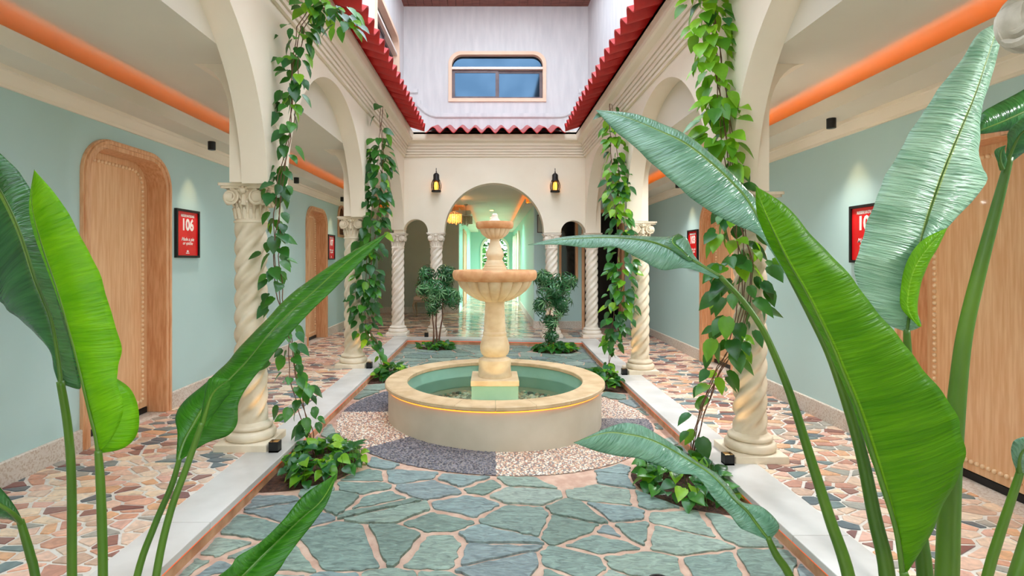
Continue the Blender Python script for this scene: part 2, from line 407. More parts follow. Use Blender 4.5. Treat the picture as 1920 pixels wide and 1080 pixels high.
# ------------------------------------------------------------------ key dimensions
XL, XR = -1.63, 1.74            # court faces of the arcades
YB, YF = 10.12, 1.18            # court faces of the back and front walls
WL, WR = -3.03, 3.06            # corridor walls
ZC = 2.83                       # ceiling
COLY = [1.03, 4.15, 7.21, 10.27]
T = 0.28; TA = 0.19
ZTOP = 3.72
YLOB, YRL, YEND = 14.5, 11.5, 23.0

def arc(cx, cz, r, a0, a1, n):
    return [(cx + r * cos(a0 + (a1 - a0) * i / n), cz + r * sin(a0 + (a1 - a0) * i / n)) for i in range(n + 1)]

# ---- arcades along the court
def arcade(name, side, zb, label):
    xface = XL if side < 0 else XR
    root = empty(name, (xface, 5.6, 0), label, None, None, 'structure')
    ph = 0.19
    pts = [(COLY[0] - 0.6, ZTOP), (COLY[0] - 0.6, zb)]
    ys = COLY
    pts.append((ys[0] + ph, zb))
    for i in range(3):
        y0, y1 = ys[i] + ph, ys[i + 1] - ph
        c = (y0 + y1) / 2; R = (y1 - y0) / 2
        pts.append((y0, 1.96))
        pts += [(c - R * cos(pi * k / 40), 1.9 + R * sin(pi * k / 40)) for k in range(2, 39)]
        pts.append((y1, 1.96)); pts.append((y1, zb))
        if i < 2: pts.append((ys[i + 1] + ph, zb))
    pts += [(YB + T, zb), (YB + T, ZTOP)]
    mb = MB().slab(pts, [], lambda u, v, d: (xface + side * d, u, v), 0, TA)
    obj('arch_wall', mb, M['cream'], root, 30)
    mb = MB()
    for y in ys:
        y0, y1 = y - ph, min(y + ph, YB + T)
        prof = [(TA, zb), (T, zb), (T, 2.45)] + [(T + 0.26 * (1 - cos(a)), 2.45 + (ZC - 2.45) * sin(a)) for a in [pi / 2 * k / 10 for k in range(1, 11)]] + [(TA, ZC)]
        mb.slab(prof, [], lambda u, v, d: (xface + side * u, d, v), y0, y1)
    obj('pier_back', mb, M['cream'], root, 30)
    return root
arcade('wall_left_arcade', -1, 1.97, 'left cream arcade wall with tall round arches on twisted columns')
arcade('wall_right_arcade', 1, 1.905, 'right cream arcade wall with tall round arches on twisted columns')

# ---- back (and front) court wall: one big arch between two small ones
def endwall(name, y0, y1, zb, label):
    pts = [(XL - TA, ZTOP), (XL - TA, zb), (-1.63, zb)]
    c, r = -1.415, 0.225
    pts += [(c - r * cos(pi * k / 20), 1.94 + r * sin(pi * k / 20)) for k in range(0, 21)] + [(-1.19, zb), (-0.883, zb)]
    c, r = 0.045, 0.928
    pts += [(c - r * cos(pi * k / 48), zb + 0.0 + r * sin(pi * k / 48)) for k in range(1, 48)] + [(0.973, zb), (1.285, zb)]
    c, r = 1.515, 0.23
    pts += [(c - r * cos(pi * k / 20), 1.91 + r * sin(pi * k / 20)) for k in range(1, 20)] + [(1.745, zb)]
    pts += [(XR + TA, zb), (XR + TA, ZTOP)]
    mb = MB().slab(pts, [], lambda u, v, d: (u, d, v), y0, y1)
    o = obj(name, mb, M['cream'], None, 30, label, None, None, 'structure', base=(0.05, (y0 + y1) / 2, 0))
    return o
endwall('wall_back', YB, YB + T, 1.91, 'cream wall closing the court with one wide arch between two small arches')
endwall('wall_front', YF - T, YF, 2.03, 'cream wall on the near side of the court')

mb = MB().box(WL - 0.3, WR + 0.3, -1.6, -1.2, -0.12, ZC + 0.1)
obj('wall_rear', mb, M['cream'], None, None, 'unseen cream wall added behind the viewpoint to cut frontal light', None, None, 'structure', base=(0, -1.4, 0))  # out of view, put in to cut light from behind the camera
obj('floor_front', MB().box(-1.8, 1.92, -1.2, 0.75, -0.12, -0.004), M['cement'], None, None, 'pale floor on the near side of the court', None, None, 'structure', base=(0, 0, 0))

# ---- cornice round the court
prof = [(0, 3.32), (0.03, 3.322), (0.034, 3.352), (0.022, 3.354), (0.022, 3.362), (0.048, 3.364), (0.05, 3.398), (0.036, 3.40), (0.036, 3.408), (0.060, 3.41), (0.062, 3.448), (0.048, 3.45), (0.048, 3.458), (0.074, 3.46), (0.076, 3.50),
        (0.062, 3.502), (0.062, 3.51), (0.088, 3.512), (0.09, 3.55), (0.10, 3.565), (0.12, 3.572), (0.16, 3.585), (0.18, 3.60), (0.19, 3.63), (0.20, 3.70), (0.20, 3.735), (0, 3.735)]
mb = MB(); vs_ = []; fs = []
for p, z in prof:
    vs_ += [(XL + p, YF + p, z), (XR - p, YF + p, z), (XR - p, YB - p, z), (XL + p, YB - p, z)]
for i in range(len(prof) - 1):
    for k in range(4):
        k2 = (k + 1) % 4; fs.append((i * 4 + k, i * 4 + k2, (i + 1) * 4 + k2, (i + 1) * 4 + k))
mb.add(vs_, fs)
obj('trim_1', mb, M['cream'], None, None, 'stepped cream cornice running under the red tiles', None, None, 'structure', base=(0.05, 5.6, 3.3))

# ---- ceilings (their court edge is the flat panel seen inside each arch)
def ceiling(name, boxes, label):
    mb = MB()
    for b in boxes: mb.box(*b)
    return obj(name, mb, M['ceil'], None, None, label, None, None, 'structure', base=((boxes[0][0] + boxes[0][1]) / 2, (boxes[0][2] + boxes[0][3]) / 2, ZC))
ceiling('ceiling_left', [(WL - 0.3, XL - TA, -1.2, YB + T, ZC, ZTOP - 0.05)], 'flat ceiling over the left walkway')
ceiling('ceiling_right', [(XR + TA, WR + 0.3, -1.2, YB + T, ZC, ZTOP - 0.05)], 'flat ceiling over the right walkway')
ceiling('ceiling_back', [(WL - 0.3, WR + 0.3, YB + T, YLOB + 0.2, ZC, ZTOP - 0.05)], 'flat ceiling of the lobby behind the court')
ceiling('ceiling_corridor', [(-1.2, 1.2, YLOB + 0.2, YEND + 0.3, ZC, ZTOP - 0.05)], 'ceiling of the long corridor beyond the lobby')

# ---- bulkheads with orange light coves
def bulkhead(name, f3, a0, a1, depth, label, crown=True):
    """f3(u,z,t): u distance out of the wall, t along the wall"""
    mid = f3(0.1, 2.6, (a0 + a1) / 2)
    root = empty(name, mid, label, None, None, 'structure')
    pr = [(0, 2.585), (depth, 2.585), (depth, 2.697), (depth - 0.022, 2.697), (depth - 0.022, 2.61), (0, 2.61)]
    mb = MB().slab(pr, [], lambda u, v, t: f3(u, v, t), a0, a1)
    obj('bulkhead', mb, M['ceil'], root)
    if crown:
        pr = [(0, 2.47), (0.02, 2.47), (0.022, 2.492), (0.034, 2.50), (0.045, 2.52), (0.062, 2.54), (0.066, 2.555), (0.08, 2.56), (0.082, 2.585), (0, 2.585)]
        mb = MB().slab(pr, [], lambda u, v, t: f3(u, v, t), a0, a1)
        obj('crown_moulding', mb, M['cream'], root, 30)
    mb = MB().slab([(depth - 0.075, 2.611), (depth - 0.045, 2.611), (depth - 0.045, 2.617), (depth - 0.075, 2.617)], [], lambda u, v, t: f3(u, v, t), a0, a1)
    obj('light_strip', mb, M['led_right' if name in ('trim_3', 'trim_6', 'trim_4') else 'led'], root, label='orange light strip hidden in the cove')
    return root
bulkhead('trim_2', lambda u, z, t: (WL + u, t, z), -1.0, YLOB - 0.36, 0.33, 'light cove and crown moulding along the left wall')
bulkhead('trim_3', lambda u, z, t: (WR - u, t, z), -1.0, YRL, 0.38, 'light cove and crown moulding along the right wall')
bulkhead('trim_4', lambda u, z, t: (t, YLOB - u, z), WL, -0.55, 0.36, 'light cove across the far lobby wall')
bulkhead('trim_5', lambda u, z, t: (-0.88 + u, t, z), YLOB, YEND, 0.33, 'light cove on the left of the far corridor', False)
bulkhead('trim_6', lambda u, z, t: (0.90 - u, t, z), YRL, YEND, 0.20, 'light cove on the right of the far corridor', False)

# ---- doors and walls
def dout(y0, y1, z0, z1, r, n=10):
    return [(y0, z0)] + [(y0 + r - r * cos(a), z1 - r + r * sin(a)) for a in [pi / 2 * k / n for k in range(n + 1)]] + \
           [(y1 - r + r * sin(a), z1 - r + r * cos(a)) for a in [pi / 2 * k / n for k in range(n + 1)]] + [(y1, z0)]
def sidewall(name, side, x, ya, yb, doors, win, label):
    """doors: (y0,y1,ztop,zfloor)"""
    pts = [(ya, -0.12)]
    for (y0, y1, zt, z0) in doors:
        pts += [(y, max(z, -0.12)) for y, z in dout(y0 + 0.03, y1 - 0.03, -0.12, zt - 0.03, 0.27)]
    pts += [(yb, -0.12), (yb, ZC), (ya, ZC)]
    holes = []
    for (y0, y1, z0, z1) in win: holes.append(dout(y0 + 0.02, y1 - 0.02, z0 + 0.02, z1 - 0.02, 0.25))
    mb = MB().slab(pts, holes, lambda u, v, d: (x + side * d, u, v), 0, 0.3)
    return obj(name, mb, M['teal'], None, 20, label, None, None, 'structure', base=(x, (ya + yb) / 2, 0))
LD = [(4.0, 5.10, 2.35, 0.0), (8.85, 9.94, 2.31, 0.0)]
RD = [(2.98, 4.09, 2.22, -0.07), (6.84, 7.93, 2.22, -0.07)]
LW = [(10.68, 11.5, 1.86, 2.52)]
sidewall('wall_left', -1, WL, -1.2, YLOB + 0.3, LD, LW, 'pale teal wall along the left walkway')
sidewall('wall_right', 1, WR, -1.2, YRL + 0.3, RD, [], 'pale teal wall along the right walkway')

def offset_path(y0, y1, z0, z1, r, d):
    return dout(y0 + d, y1 - d, z0, z1 - d, max(r - d, 0.02))
ndoor = [0]
def door(side, x, D, label, handle_far):
    y0, y1, zt, z0 = D
    ndoor[0] += 1
    s = side
    root = empty('door_%d' % ndoor[0], (x, (y0 + y1) / 2, z0), label, None, None, 'structure')
    ring = dout(y0, y1, z0, zt, 0.30) + list(reversed(offset_path(y0, y1, z0, zt, 0.30, 0.075)))
    mb = MB().slab(ring, [], lambda u, v, d: (x + s * d, u, v), -0.028, 0.20)
    ring2 = dout(y0 + 0.012, y1 - 0.012, z0, zt - 0.012, 0.29) + list(reversed(offset_path(y0, y1, z0, zt, 0.30, 0.04)))
    mb.slab(ring2, [], lambda u, v, d: (x + s * d, u, v), -0.042, -0.02)
    bevel(obj('door_frame', mb, M['oakframe'], root, 30), 0.006)
    leaf = offset_path(y0, y1, z0 + 0.055, zt, 0.30, 0.07)
    mb = MB().slab(leaf, [], lambda u, v, d: (x + s * d, u, v), 0.155, 0.20)
    lo = obj('door_leaf', mb, M['oak'], root, 30)
    pan = offset_path(y0, y1, z0 + 0.10, zt, 0.30, 0.155)
    ring = offset_path(y0, y1, z0 + 0.10, zt, 0.30, 0.12) + list(reversed(offset_path(y0, y1, z0 + 0.14, zt, 0.30, 0.16)))
    # beads along the panel edge
    path = offset_path(y0, y1, z0 + 0.12, zt, 0.30, 0.145)
    path = path + [path[0]]
    mb = MB(); acc = 0; step = 0.042
    for i in range(len(path) - 1):
        a = Vector(path[i]); b = Vector(path[i + 1]); L = (b - a).length; t = step - acc if acc else 0
        while t < L:
            q = a + (b - a) * (t / L) if L > 0 else a
            mb.ball((x + s * 0.152, q.x, q.y), 0.0165, 6, 4); t += step
        acc = (L - (t - step)) % step
    obj('bead_moulding', mb, M['bead'], root, 60, kind='stuff')
    mb = MB().box(min(x + s * 0.15, x + s * 0.2), max(x + s * 0.15, x + s * 0.2), y0 + 0.08, y1 - 0.08, z0, z0 + 0.05)
    obj('threshold', mb, M['black'], root, label='black threshold strip')
    hy = (y1 - 0.115) if handle_far else (y0 + 0.115)
    mb = MB().box(*sorted((x + s * 0.145, x + s * 0.157)), hy - 0.02, hy + 0.02, z0 + 0.93, z0 + 1.15)
    mb.tube([(x + s * 0.15, hy, z0 + 1.04), (x + s * 0.095, hy, z0 + 1.04), (x + s * 0.092, hy + (-0.1 if handle_far else 0.1), z0 + 1.04)], 0.009)
    h = obj('door_handle', mb, M['black'], lo, 40, 'black lever handle')
    return root
door(-1, WL, LD[0], 'oak door with rounded top beside the 106 poster', False)
door(-1, WL, LD[1], 'oak door with rounded top further along the left wall, beside the 107 poster', False)
door(1, WR, RD[0], 'nearest oak door on the right wall, behind the banana leaves', False)
door(1, WR, RD[1], 'oak door on the right wall beside the 103 poster', True)

# ---- small dark windows with oak surround
for (side, x, ds) in ((-1, WL, LD), (1, WR, RD)):
    for (y0, y1, zt, z0) in ds:
        q = sorted((x + side * 0.2, x + side * 0.5))
        obj('door_light_block', MB().box(q[0], q[1], y0 - 0.1, y1 + 0.1, -0.2, zt + 0.1), M['dark'], None, None, 'unseen dark block added behind an oak door to stop leaking light', None, None, 'structure', base=(x + side * 0.35, (y0 + y1) / 2, 0))  # added blocker, keeps sky light from leaking round the leaf
        q = sorted((x - side * 0.03, x + side * 0.2))
        obj('floor_doorway', MB().box(q[0], q[1], y0, y1, -0.2, z0 - 0.002), M['speckle'], None, None, 'stone sill under an oak door', None, None, 'structure', base=(x, (y0 + y1) / 2, 0))
nwin = [0]
def oakwindow(f3, u0, u1, v0, v1, label):
    nwin[0] += 1
    c = f3((u0 + u1) / 2, v0, 0)
    root = empty('window_%d' % nwin[0], c, label, None, None, 'structure')
    ring = dout(u0, u1, v0, v1, min(0.27, (u1 - u0) / 2 - 0.01)); inn = dout(u0 + 0.05, u1 - 0.05, v0 + 0.05, v1 - 0.05, min(0.22, (u1 - u0) / 2 - 0.06))
    mb = MB().slab(ring, [inn], f3, -0.03, 0.12)
    obj('window_frame', mb, M['oakframe'], root, 30)
    mb = MB().slab(inn, [], f3, 0.08, 0.10)
    obj('window_pane', mb, M['glassdark'], root)
oakwindow(lambda u, v, d: (WL - d, u, v), 10.68, 11.5, 1.86, 2.52, 'small dark window with oak surround high on the far left wall')

# ---- lobby walls
mb = MB().box(WL - 0.3, -0.88, YLOB, YLOB + 0.25, -0.12, ZC)
obj('wall_lobby_left', mb, M['grey'], None, None, 'dim grey green lobby wall behind the carved chair', None, None, 'structure', base=(-2, YLOB, 0))
hole = dout(1.44, 1.80, 0.98, 2.39, 0.17)
pts = [(0.90, -0.12), (1.95, -0.12), (1.95, 2.42), (2.75, 2.42), (2.75, -0.12), (WR + 0.3, -0.12), (WR + 0.3, ZC), (0.90, ZC)]
mb = MB().slab(pts, [dout(1.46, 1.78, 1.0, 2.37, 0.15)], lambda u, v, d: (u, d, v), YRL, YRL + 0.25)
obj('wall_lobby_right', mb, M['teal'], None, 20, 'teal lobby wall with a narrow arched window and a dark doorway', None, None, 'structure', base=(2, YRL, 0))
oakwindow(lambda u, v, d: (u, YRL + d, v), 1.42, 1.82, 0.96, 2.41, 'narrow arched dark window with oak surround in the lobby')
root = empty('door_5', (2.35, YRL, 0), 'dark open doorway with oak trim at the end of the right walkway', None, None, 'structure')
mb = MB().slab([(1.90, -0.06), (1.90, 2.47), (2.80, 2.47), (2.80, -0.06), (2.74, -0.06), (2.74, 2.41), (1.96, 2.41), (1.96, -0.06)], [], lambda u, v, d: (u, d, v), YRL - 0.025, YRL + 0.26)
obj('door_frame', mb, M['oakframe'], root)
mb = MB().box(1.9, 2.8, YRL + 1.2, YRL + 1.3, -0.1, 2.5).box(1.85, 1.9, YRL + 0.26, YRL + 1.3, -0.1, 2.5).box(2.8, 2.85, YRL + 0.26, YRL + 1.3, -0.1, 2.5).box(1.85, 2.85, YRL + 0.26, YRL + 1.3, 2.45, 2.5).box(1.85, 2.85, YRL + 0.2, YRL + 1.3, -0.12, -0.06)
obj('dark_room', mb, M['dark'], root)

# ---- long corridor beyond
mb = MB()
CR = 0.90
pts = [(YRL + 0.25, -0.12)]
for k in range(3):
    y0 = 17.2 + k * 1.9
    pts += dout(y0, y0 + 1.25, -0.12, 2.3, 0.55)
pts += [(YEND, -0.12), (YEND, ZC), (YRL + 0.25, ZC)]
mb.slab(pts, [], lambda u, v, d: (CR + d, u, v), 0, 0.2)
obj('wall_corridor_right', mb, M['tealback'], None, 20, 'right wall of the long corridor with arched openings to the garden', None, None, 'structure', base=(CR, 17, 0))
pts = [(YLOB + 0.25, -0.12), (14.9, -0.12), (14.9, 2.3), (16.4, 2.3), (16.4, -0.12), (YEND, -0.12), (YEND, ZC), (YLOB + 0.25, ZC)]
mb = MB().slab(pts, [], lambda u, v, d: (-0.88 - d, u, v), 0, 0.2)
obj('wall_corridor_left', mb, M['tealback'], None, None, 'left wall of the long corridor', None, None, 'structure', base=(-0.88, 19, 0))
root = empty('door_6', (-0.88, 17.6, 0), 'brown panelled door in the left wall of the long corridor', None, None, 'structure')
obj('door_frame', MB().slab([(16.5, -0.1), (16.5, 2.35), (18.2, 2.35), (18.2, -0.1), (18.1, -0.1), (18.1, 2.27), (16.6, 2.27), (16.6, -0.1)], [], lambda u, v, d: (-0.88 + d, u, v), 0.0, 0.04), M['oakframe'], root)
obj('door_leaf', MB().slab([(16.6, 0), (16.6, 2.27), (18.1, 2.27), (18.1, 0)], [], lambda u, v, d: (-0.88 + d, u, v), 0.0, 0.02), M['oakframe'], root)
hole = dout(-0.40, 0.66, 0.0, 2.35, 0.5)
pts = [(-0.88, -0.12), (-0.40, -0.12)] + dout(-0.40, 0.66, -0.12, 2.35, 0.5)[1:-1] + [(0.66, -0.12), (0.90, -0.12), (0.90, ZC), (-0.88, ZC)]
mb = MB().slab(pts, [], lambda u, v, d: (u, YEND + d, v), 0, 0.2)
obj('wall_corridor_end', mb, M['tealback'], None, 20, 'far end wall of the corridor with an arched opening to the garden', None, None, 'structure', base=(0, YEND, 0))
ring = dout(-0.48, 0.74, 0, 2.43, 0.55) + list(reversed(dout(-0.40, 0.66, 0, 2.35, 0.5)))
obj('trim_7', MB().slab(ring, [], lambda u, v, d: (u, YEND + d, v), -0.05, 0.02), M['cream'], None, 30, 'cream surround of the arched opening at the far end', None, None, 'structure', base=(0.1, YEND, 0))
for k in range(3):
    y0 = 17.2 + k * 1.9
    ring = dout(y0 - 0.07, y0 + 1.32, 0, 2.37, 0.58) + list(reversed(dout(y0, y0 + 1.25, 0, 2.3, 0.55)))
    obj('trim_%d' % (8 + k), MB().slab(ring, [], lambda u, v, d: (CR + d, u, v), -0.05, 0.02), M['cream'], None, 30,
        ('nearest', 'middle', 'farthest')[k] + ' cream surround of the arched garden openings in the corridor', None, None, 'structure', base=(CR, y0, 0))
# ground outside and garden shrubs
mb = MB().box(-14, 14, YEND + 0.2, 40, -0.2, -0.08).box(1.2, 14, 15, YEND + 0.2, -0.2, -0.08).box(-14, -1.1, 14.75, YEND + 0.2, -0.2, -0.08)
obj('garden_ground', mb, mat('lawn', srgb(110, 160, 90), srgb(150, 190, 120), 0.9, 5, 5), None, None, 'lawn outside beyond the corridor', None, None, 'structure', base=(0, 27, -0.2))

# ---- skirtings
def skirt(name, f3, spans, label, h=0.155):
    mb = MB()
    for a, b, z in spans:
        mb.slab([(0, z - 0.03), (0.022, z - 0.03), (0.022, z + h - 0.006), (0.016, z + h), (0, z + h)], [], f3, a, b)
    c = f3(0, 0, spans[0][0])
    obj(name, mb, M['speckle'], None, None, label, None, None, 'structure', base=c)
skirt('baseboard_left', lambda u, z, t: (WL + u, t, z), [(-1, 4.0, 0), (5.10, 8.85, 0), (9.94, YLOB, 0)], 'speckled pebble skirting along the left wall')
skirt('baseboard_right', lambda u, z, t: (WR - u, t, z), [(-1, 2.98, -0.07), (4.09, 6.84, -0.07), (7.93, YRL, -0.065)], 'speckled pebble skirting along the right wall')
skirt('baseboard_back', lambda u, z, t: (t, YLOB - u, z), [(WL, -0.88, 0)], 'pale skirting under the dim lobby wall')
skirt('baseboard_lobby', lambda u, z, t: (t, YRL - u, z), [(0.90, 1.90, -0.04)], 'pale skirting under the arched lobby window')
skirt('baseboard_corridor', lambda u, z, t: (0.90 - u, t, z), [(YRL, 17.2, -0.03)], 'pale skirting along the right corridor wall')

# ------------------------------------------------------------------ upper storey
UX0, UX1, UY = -1.70, 1.86, 10.5
ZU = 6.3
def upper_window(f3, u0, u1, v0, v1, label):
    nwin[0] += 1
    root = empty('window_%d' % nwin[0], f3((u0 + u1) / 2, v0, 0), label, None, None, 'structure')
    def hb(d): # rounded top, square bottom
        return dout(u0 + d, u1 - d, v0 + d, v1 - d, 0.24 - d * 0.6)
    mb = MB().slab(hb(0), [hb(0.065)], f3, -0.03, 0.16)
    obj('window_surround', mb, M['salmon'], root, 30)
    w = u1 - u0; zm = v1 - 0.065 - 0.24
    obj('transom', MB().slab([(u0 + 0.06, zm - 0.03), (u1 - 0.06, zm - 0.03), (u1 - 0.06, zm + 0.015), (u0 + 0.06, zm + 0.015)], [], f3, 0.0, 0.10), M['whitepaint'], root, label='white transom bar')
    a, b, c, d = u0 + 0.065, u1 - 0.065, v0 + 0.065, zm - 0.03
    m_ = (a + b) / 2
    for (p, q, dd) in ((a, m_ + 0.02, 0.05), (m_ - 0.02, b, 0.085)):
        r = 0.055
        s_ = obj('sash', MB().slab([(p, c), (q, c), (q, d), (p, d)], [[(p + r, c + r), (q - r, c + r), (q - r, d - r), (p + r, d - r)]], f3, dd, dd + 0.03), M['alu'], root)
        obj('pane', MB().slab([(p + r, c + r), (q - r, c + r), (q - r, d - r), (p + r, d - r)], [], f3, dd + 0.012, dd + 0.018), M['glassblue'], s_)
    up = [(a, zm + 0.015)] + hb(0.065)[1:-1] + [(b, zm + 0.015)]
    obj('pane', MB().slab(up, [], f3, 0.08, 0.085), M['glassblue'], root)
def upwall(name, f3, a, b, holes, label):
    mb = MB().slab([(a, 3.6), (b, 3.6), (b, ZU), (a, ZU)], holes, f3, 0, 0.25)
    c = f3((a + b) / 2, 3.6, 0)
    return obj(name, mb, M['white'], None, 30, label, None, None, 'structure', base=c)
fb = lambda u, v, d: (u, UY + d, v)
fl = lambda u, v, d: (UX0 - d, u, v)
fr = lambda u, v, d: (UX1 + d, u, v)
wb_ = (-0.834, 1.05, 4.457, 5.425)
upwall('wall_upper_back', fb, UX0 - 0.25, UX1 + 0.25, [dout(wb_[0] + .03, wb_[1] - .03, wb_[2] + .03, wb_[3] - .03, 0.21)], 'white upper wall facing the court with a wide window')
upwall('wall_upper_left', fl, 0.8, UY, [dout(7.93, 9.85, 4.49, 5.40, 0.21)], 'white upper wall over the left eave')
upwall('wall_upper_right', fr, 0.8, UY, [], 'white upper wall over the right eave')
upper_window(fb, *wb_, 'wide window with rounded upper corners in the white back wall')
upper_window(fl, 7.9, 9.88, 4.457, 5.425, 'window with rounded upper corners in the white left upper wall')
# rooms behind the upper windows (dark)
def ribbon(pts, w):
    n = len(pts); L = []; R = []
    for i in range(n):
        a = Vector(pts[max(0, i - 1)]); b = Vector(pts[min(n - 1, i + 1)]); t = (b - a).normalized(); nn = Vector((-t.y, t.x))
        p = Vector(pts[i]); L.append(tuple(p + nn * w)); R.append(tuple(p - nn * w))
    return L + R[::-1]
def relief(f3, pts, name, label):
    mb = MB().slab(ribbon(pts, 0.045), [], f3, -0.022, 0.0)
    mb.slab(ribbon(pts, 0.03), [], f3, -0.034, -0.02)
    obj(name, mb, M['white'], None, 30, label, None, None, 'structure', base=f3(pts[0][0], pts[0][1], 0))
sw = [(0.0, 0.20), (0.05, 0.15), (0.13, 0.08), (0.22, 0.03), (0.32, 0.0)]
zl = 4.19
pb = [(-1.62, 4.66), (-1.42, 4.66), (-1.41, 4.48)] + [(-1.40 + u, zl + v) for u, v in sw] + [(1.66 - u, zl + v) for u, v in reversed(sw)] + [(1.66, 4.48), (1.67, 4.66), (1.82, 4.66)]
relief(fb, pb[2:-2], 'trim_11', 'raised moulding curving under the wide upper window')
relief(fb, pb[:2], 'trim_12', 'short raised moulding at the left corner of the upper wall')
relief(fb, pb[-2:], 'trim_13', 'short raised moulding at the right corner of the upper wall')
ps = [(7.0, 4.66), (7.25, 4.66)]
for f_, nm, lb in ((fl, 'trim_14', 'left'), (fr, 'trim_15', 'right')):
    p_ = [(1.3, 4.66), (6.9, 4.66), (6.98, 4.50)] + [(7.02 + u, zl + v + 0.1) for u, v in sw] + [(10.2, zl + 0.1), (10.3, 4.55), (10.45, 4.66)]
    relief(f_, p_, nm, 'raised moulding along the %s upper wall' % lb)
# timber eave at the top; its unseen reach is lengthened to dim the wall
root = empty('trim_16', (0, 10.2, ZU), 'reddish timber eave over the upper back wall', None, None, 'structure')
for i in range(26):
    x0 = UX0 - 0.2 + i * 0.152
    obj('plank', MB().box(x0, x0 + 0.146, 9.3, UY + 0.3, ZU + 0.002 * (i % 3), ZU + 0.03), M['wood_eave'], root)
obj('fascia_board', MB().box(UX0 - 0.2, UX1 + 0.3, 9.27, 9.30, ZU - 0.02, ZU + 0.14), M['wood_eave'], root)

obj('roof_deck', MB().box(UX0 - 0.2, UX1 + 0.3, 9.27, UY + 0.3, ZU + 0.036, ZU + 0.08), M['wood_eave'], root)
obj('unseen_side_eave', MB().box(UX0 - 0.3, UX0 + 0.6, 0.6, 9.26, ZU, ZU + 0.05).box(UX1 - 0.6, UX1 + 0.3, 0.6, 9.26, ZU, ZU + 0.05), M['wood_eave'], root)  # side eaves out of view, added to cut skylight on the upper walls
# ---- red roof tiles
def tile_mesh(w, Lg):
    """runs along +x from the eave (x=0) up to x=Lg, width w along y"""
    mb = MB(); n = 14; vs_ = []; fs = []
    th = 0.013
    def hgt(t):
        return 0.05 * (1 - cos(2 * pi * t)) - 0.0
    for j in range(3):
        x = Lg * j / 2
        for k in range(n + 1):
            t = k / n; vs_.append((x, (t - 0.5) * w * 1.04, hgt(t) * (1 - 0.06 * j)))
        for k in range(n + 1):
            t = k / n; vs_.append((x, (t - 0.5) * w * 1.04, hgt(t) * (1 - 0.06 * j) + th))
    m = n + 1
    for j in range(2):
        for k in range(n):
            a = j * 2 * m + k; b = a + 2 * m
            fs.append((a, b, b + 1, a + 1)); fs.append((a + m, a + m + 1, b + m + 1, b + m))
        a = j * 2 * m; b = a + 2 * m
        fs.append((a, a + m, b + m, b)); fs.append((a + n, b + n, b + n + m, a + n + m))
    for k in range(n):
        fs.append((k, k + 1, k + 1 + m, k + m))
        a = 4 * m + k; fs.append((a, a + m, a + 1 + m, a + 1))
    mb.add(vs_, fs)
    return mesh_of(mb, 'roof_tile', M['redtile'], 45)
tm = tile_mesh(0.255, 0.60)
tm_long = tile_mesh(0.255, 0.92)
def tile_row(name, side_pts, label, tm=tm):
    root = empty(name, side_pts[0][0], label, None, None, 'structure')
    for (loc, rz) in side_pts:
        for c in range(1):
            o = bpy.data.objects.new('roof_tile', tm); link(o, root)
            o.location = Vector(loc) - WLOC[root.name]
            o.rotation_euler = (rnd.uniform(-0.01, 0.01), -radians(17), rz + rnd.uniform(-0.012, 0.012))
E = 0.45; ZE = 3.655
tile_row('roof_left', [((XL + E, 1.75 + 0.255 * i, ZE + rnd.uniform(-0.004, 0.004)), pi) for i in range(31)], 'row of red clay tiles on the left eave')
tile_row('roof_right', [((XR - E, 1.75 + 0.255 * i, ZE + rnd.uniform(-0.004, 0.004)), 0) for i in range(31)], 'row of red clay tiles on the right eave')
tile_row('roof_back', [((XL + E + 0.13 + 0.2475 * i, YB - E, ZE + rnd.uniform(-0.004, 0.004)), pi / 2) for i in range(10)], 'row of red clay tiles on the back eave', tm_long)
mb = MB()
mb.slab([(0.0, 3.74), (0.20, 3.70), (0.20, 3.735), (-0.12, 3.86), (-0.12, 3.70)], [], lambda u, v, t: (XL + u, t, v), YF, YB)
mb.slab([(0.0, 3.74), (0.20, 3.70), (0.20, 3.735), (-0.12, 3.86), (-0.12, 3.70)], [], lambda u, v, t: (XR - u, t, v), YF, YB)
mb.slab([(0.0, 3.74), (0.20, 3.70), (0.20, 3.735), (-0.40, 3.90), (-0.40, 3.70)], [], lambda u, v, t: (t, YB - u, v), XL, XR)
obj('trim_17', mb, M['cream'], None, None, 'mortar bed under the roof tiles', None, None, 'structure', base=(0, 5.6, 3.7))

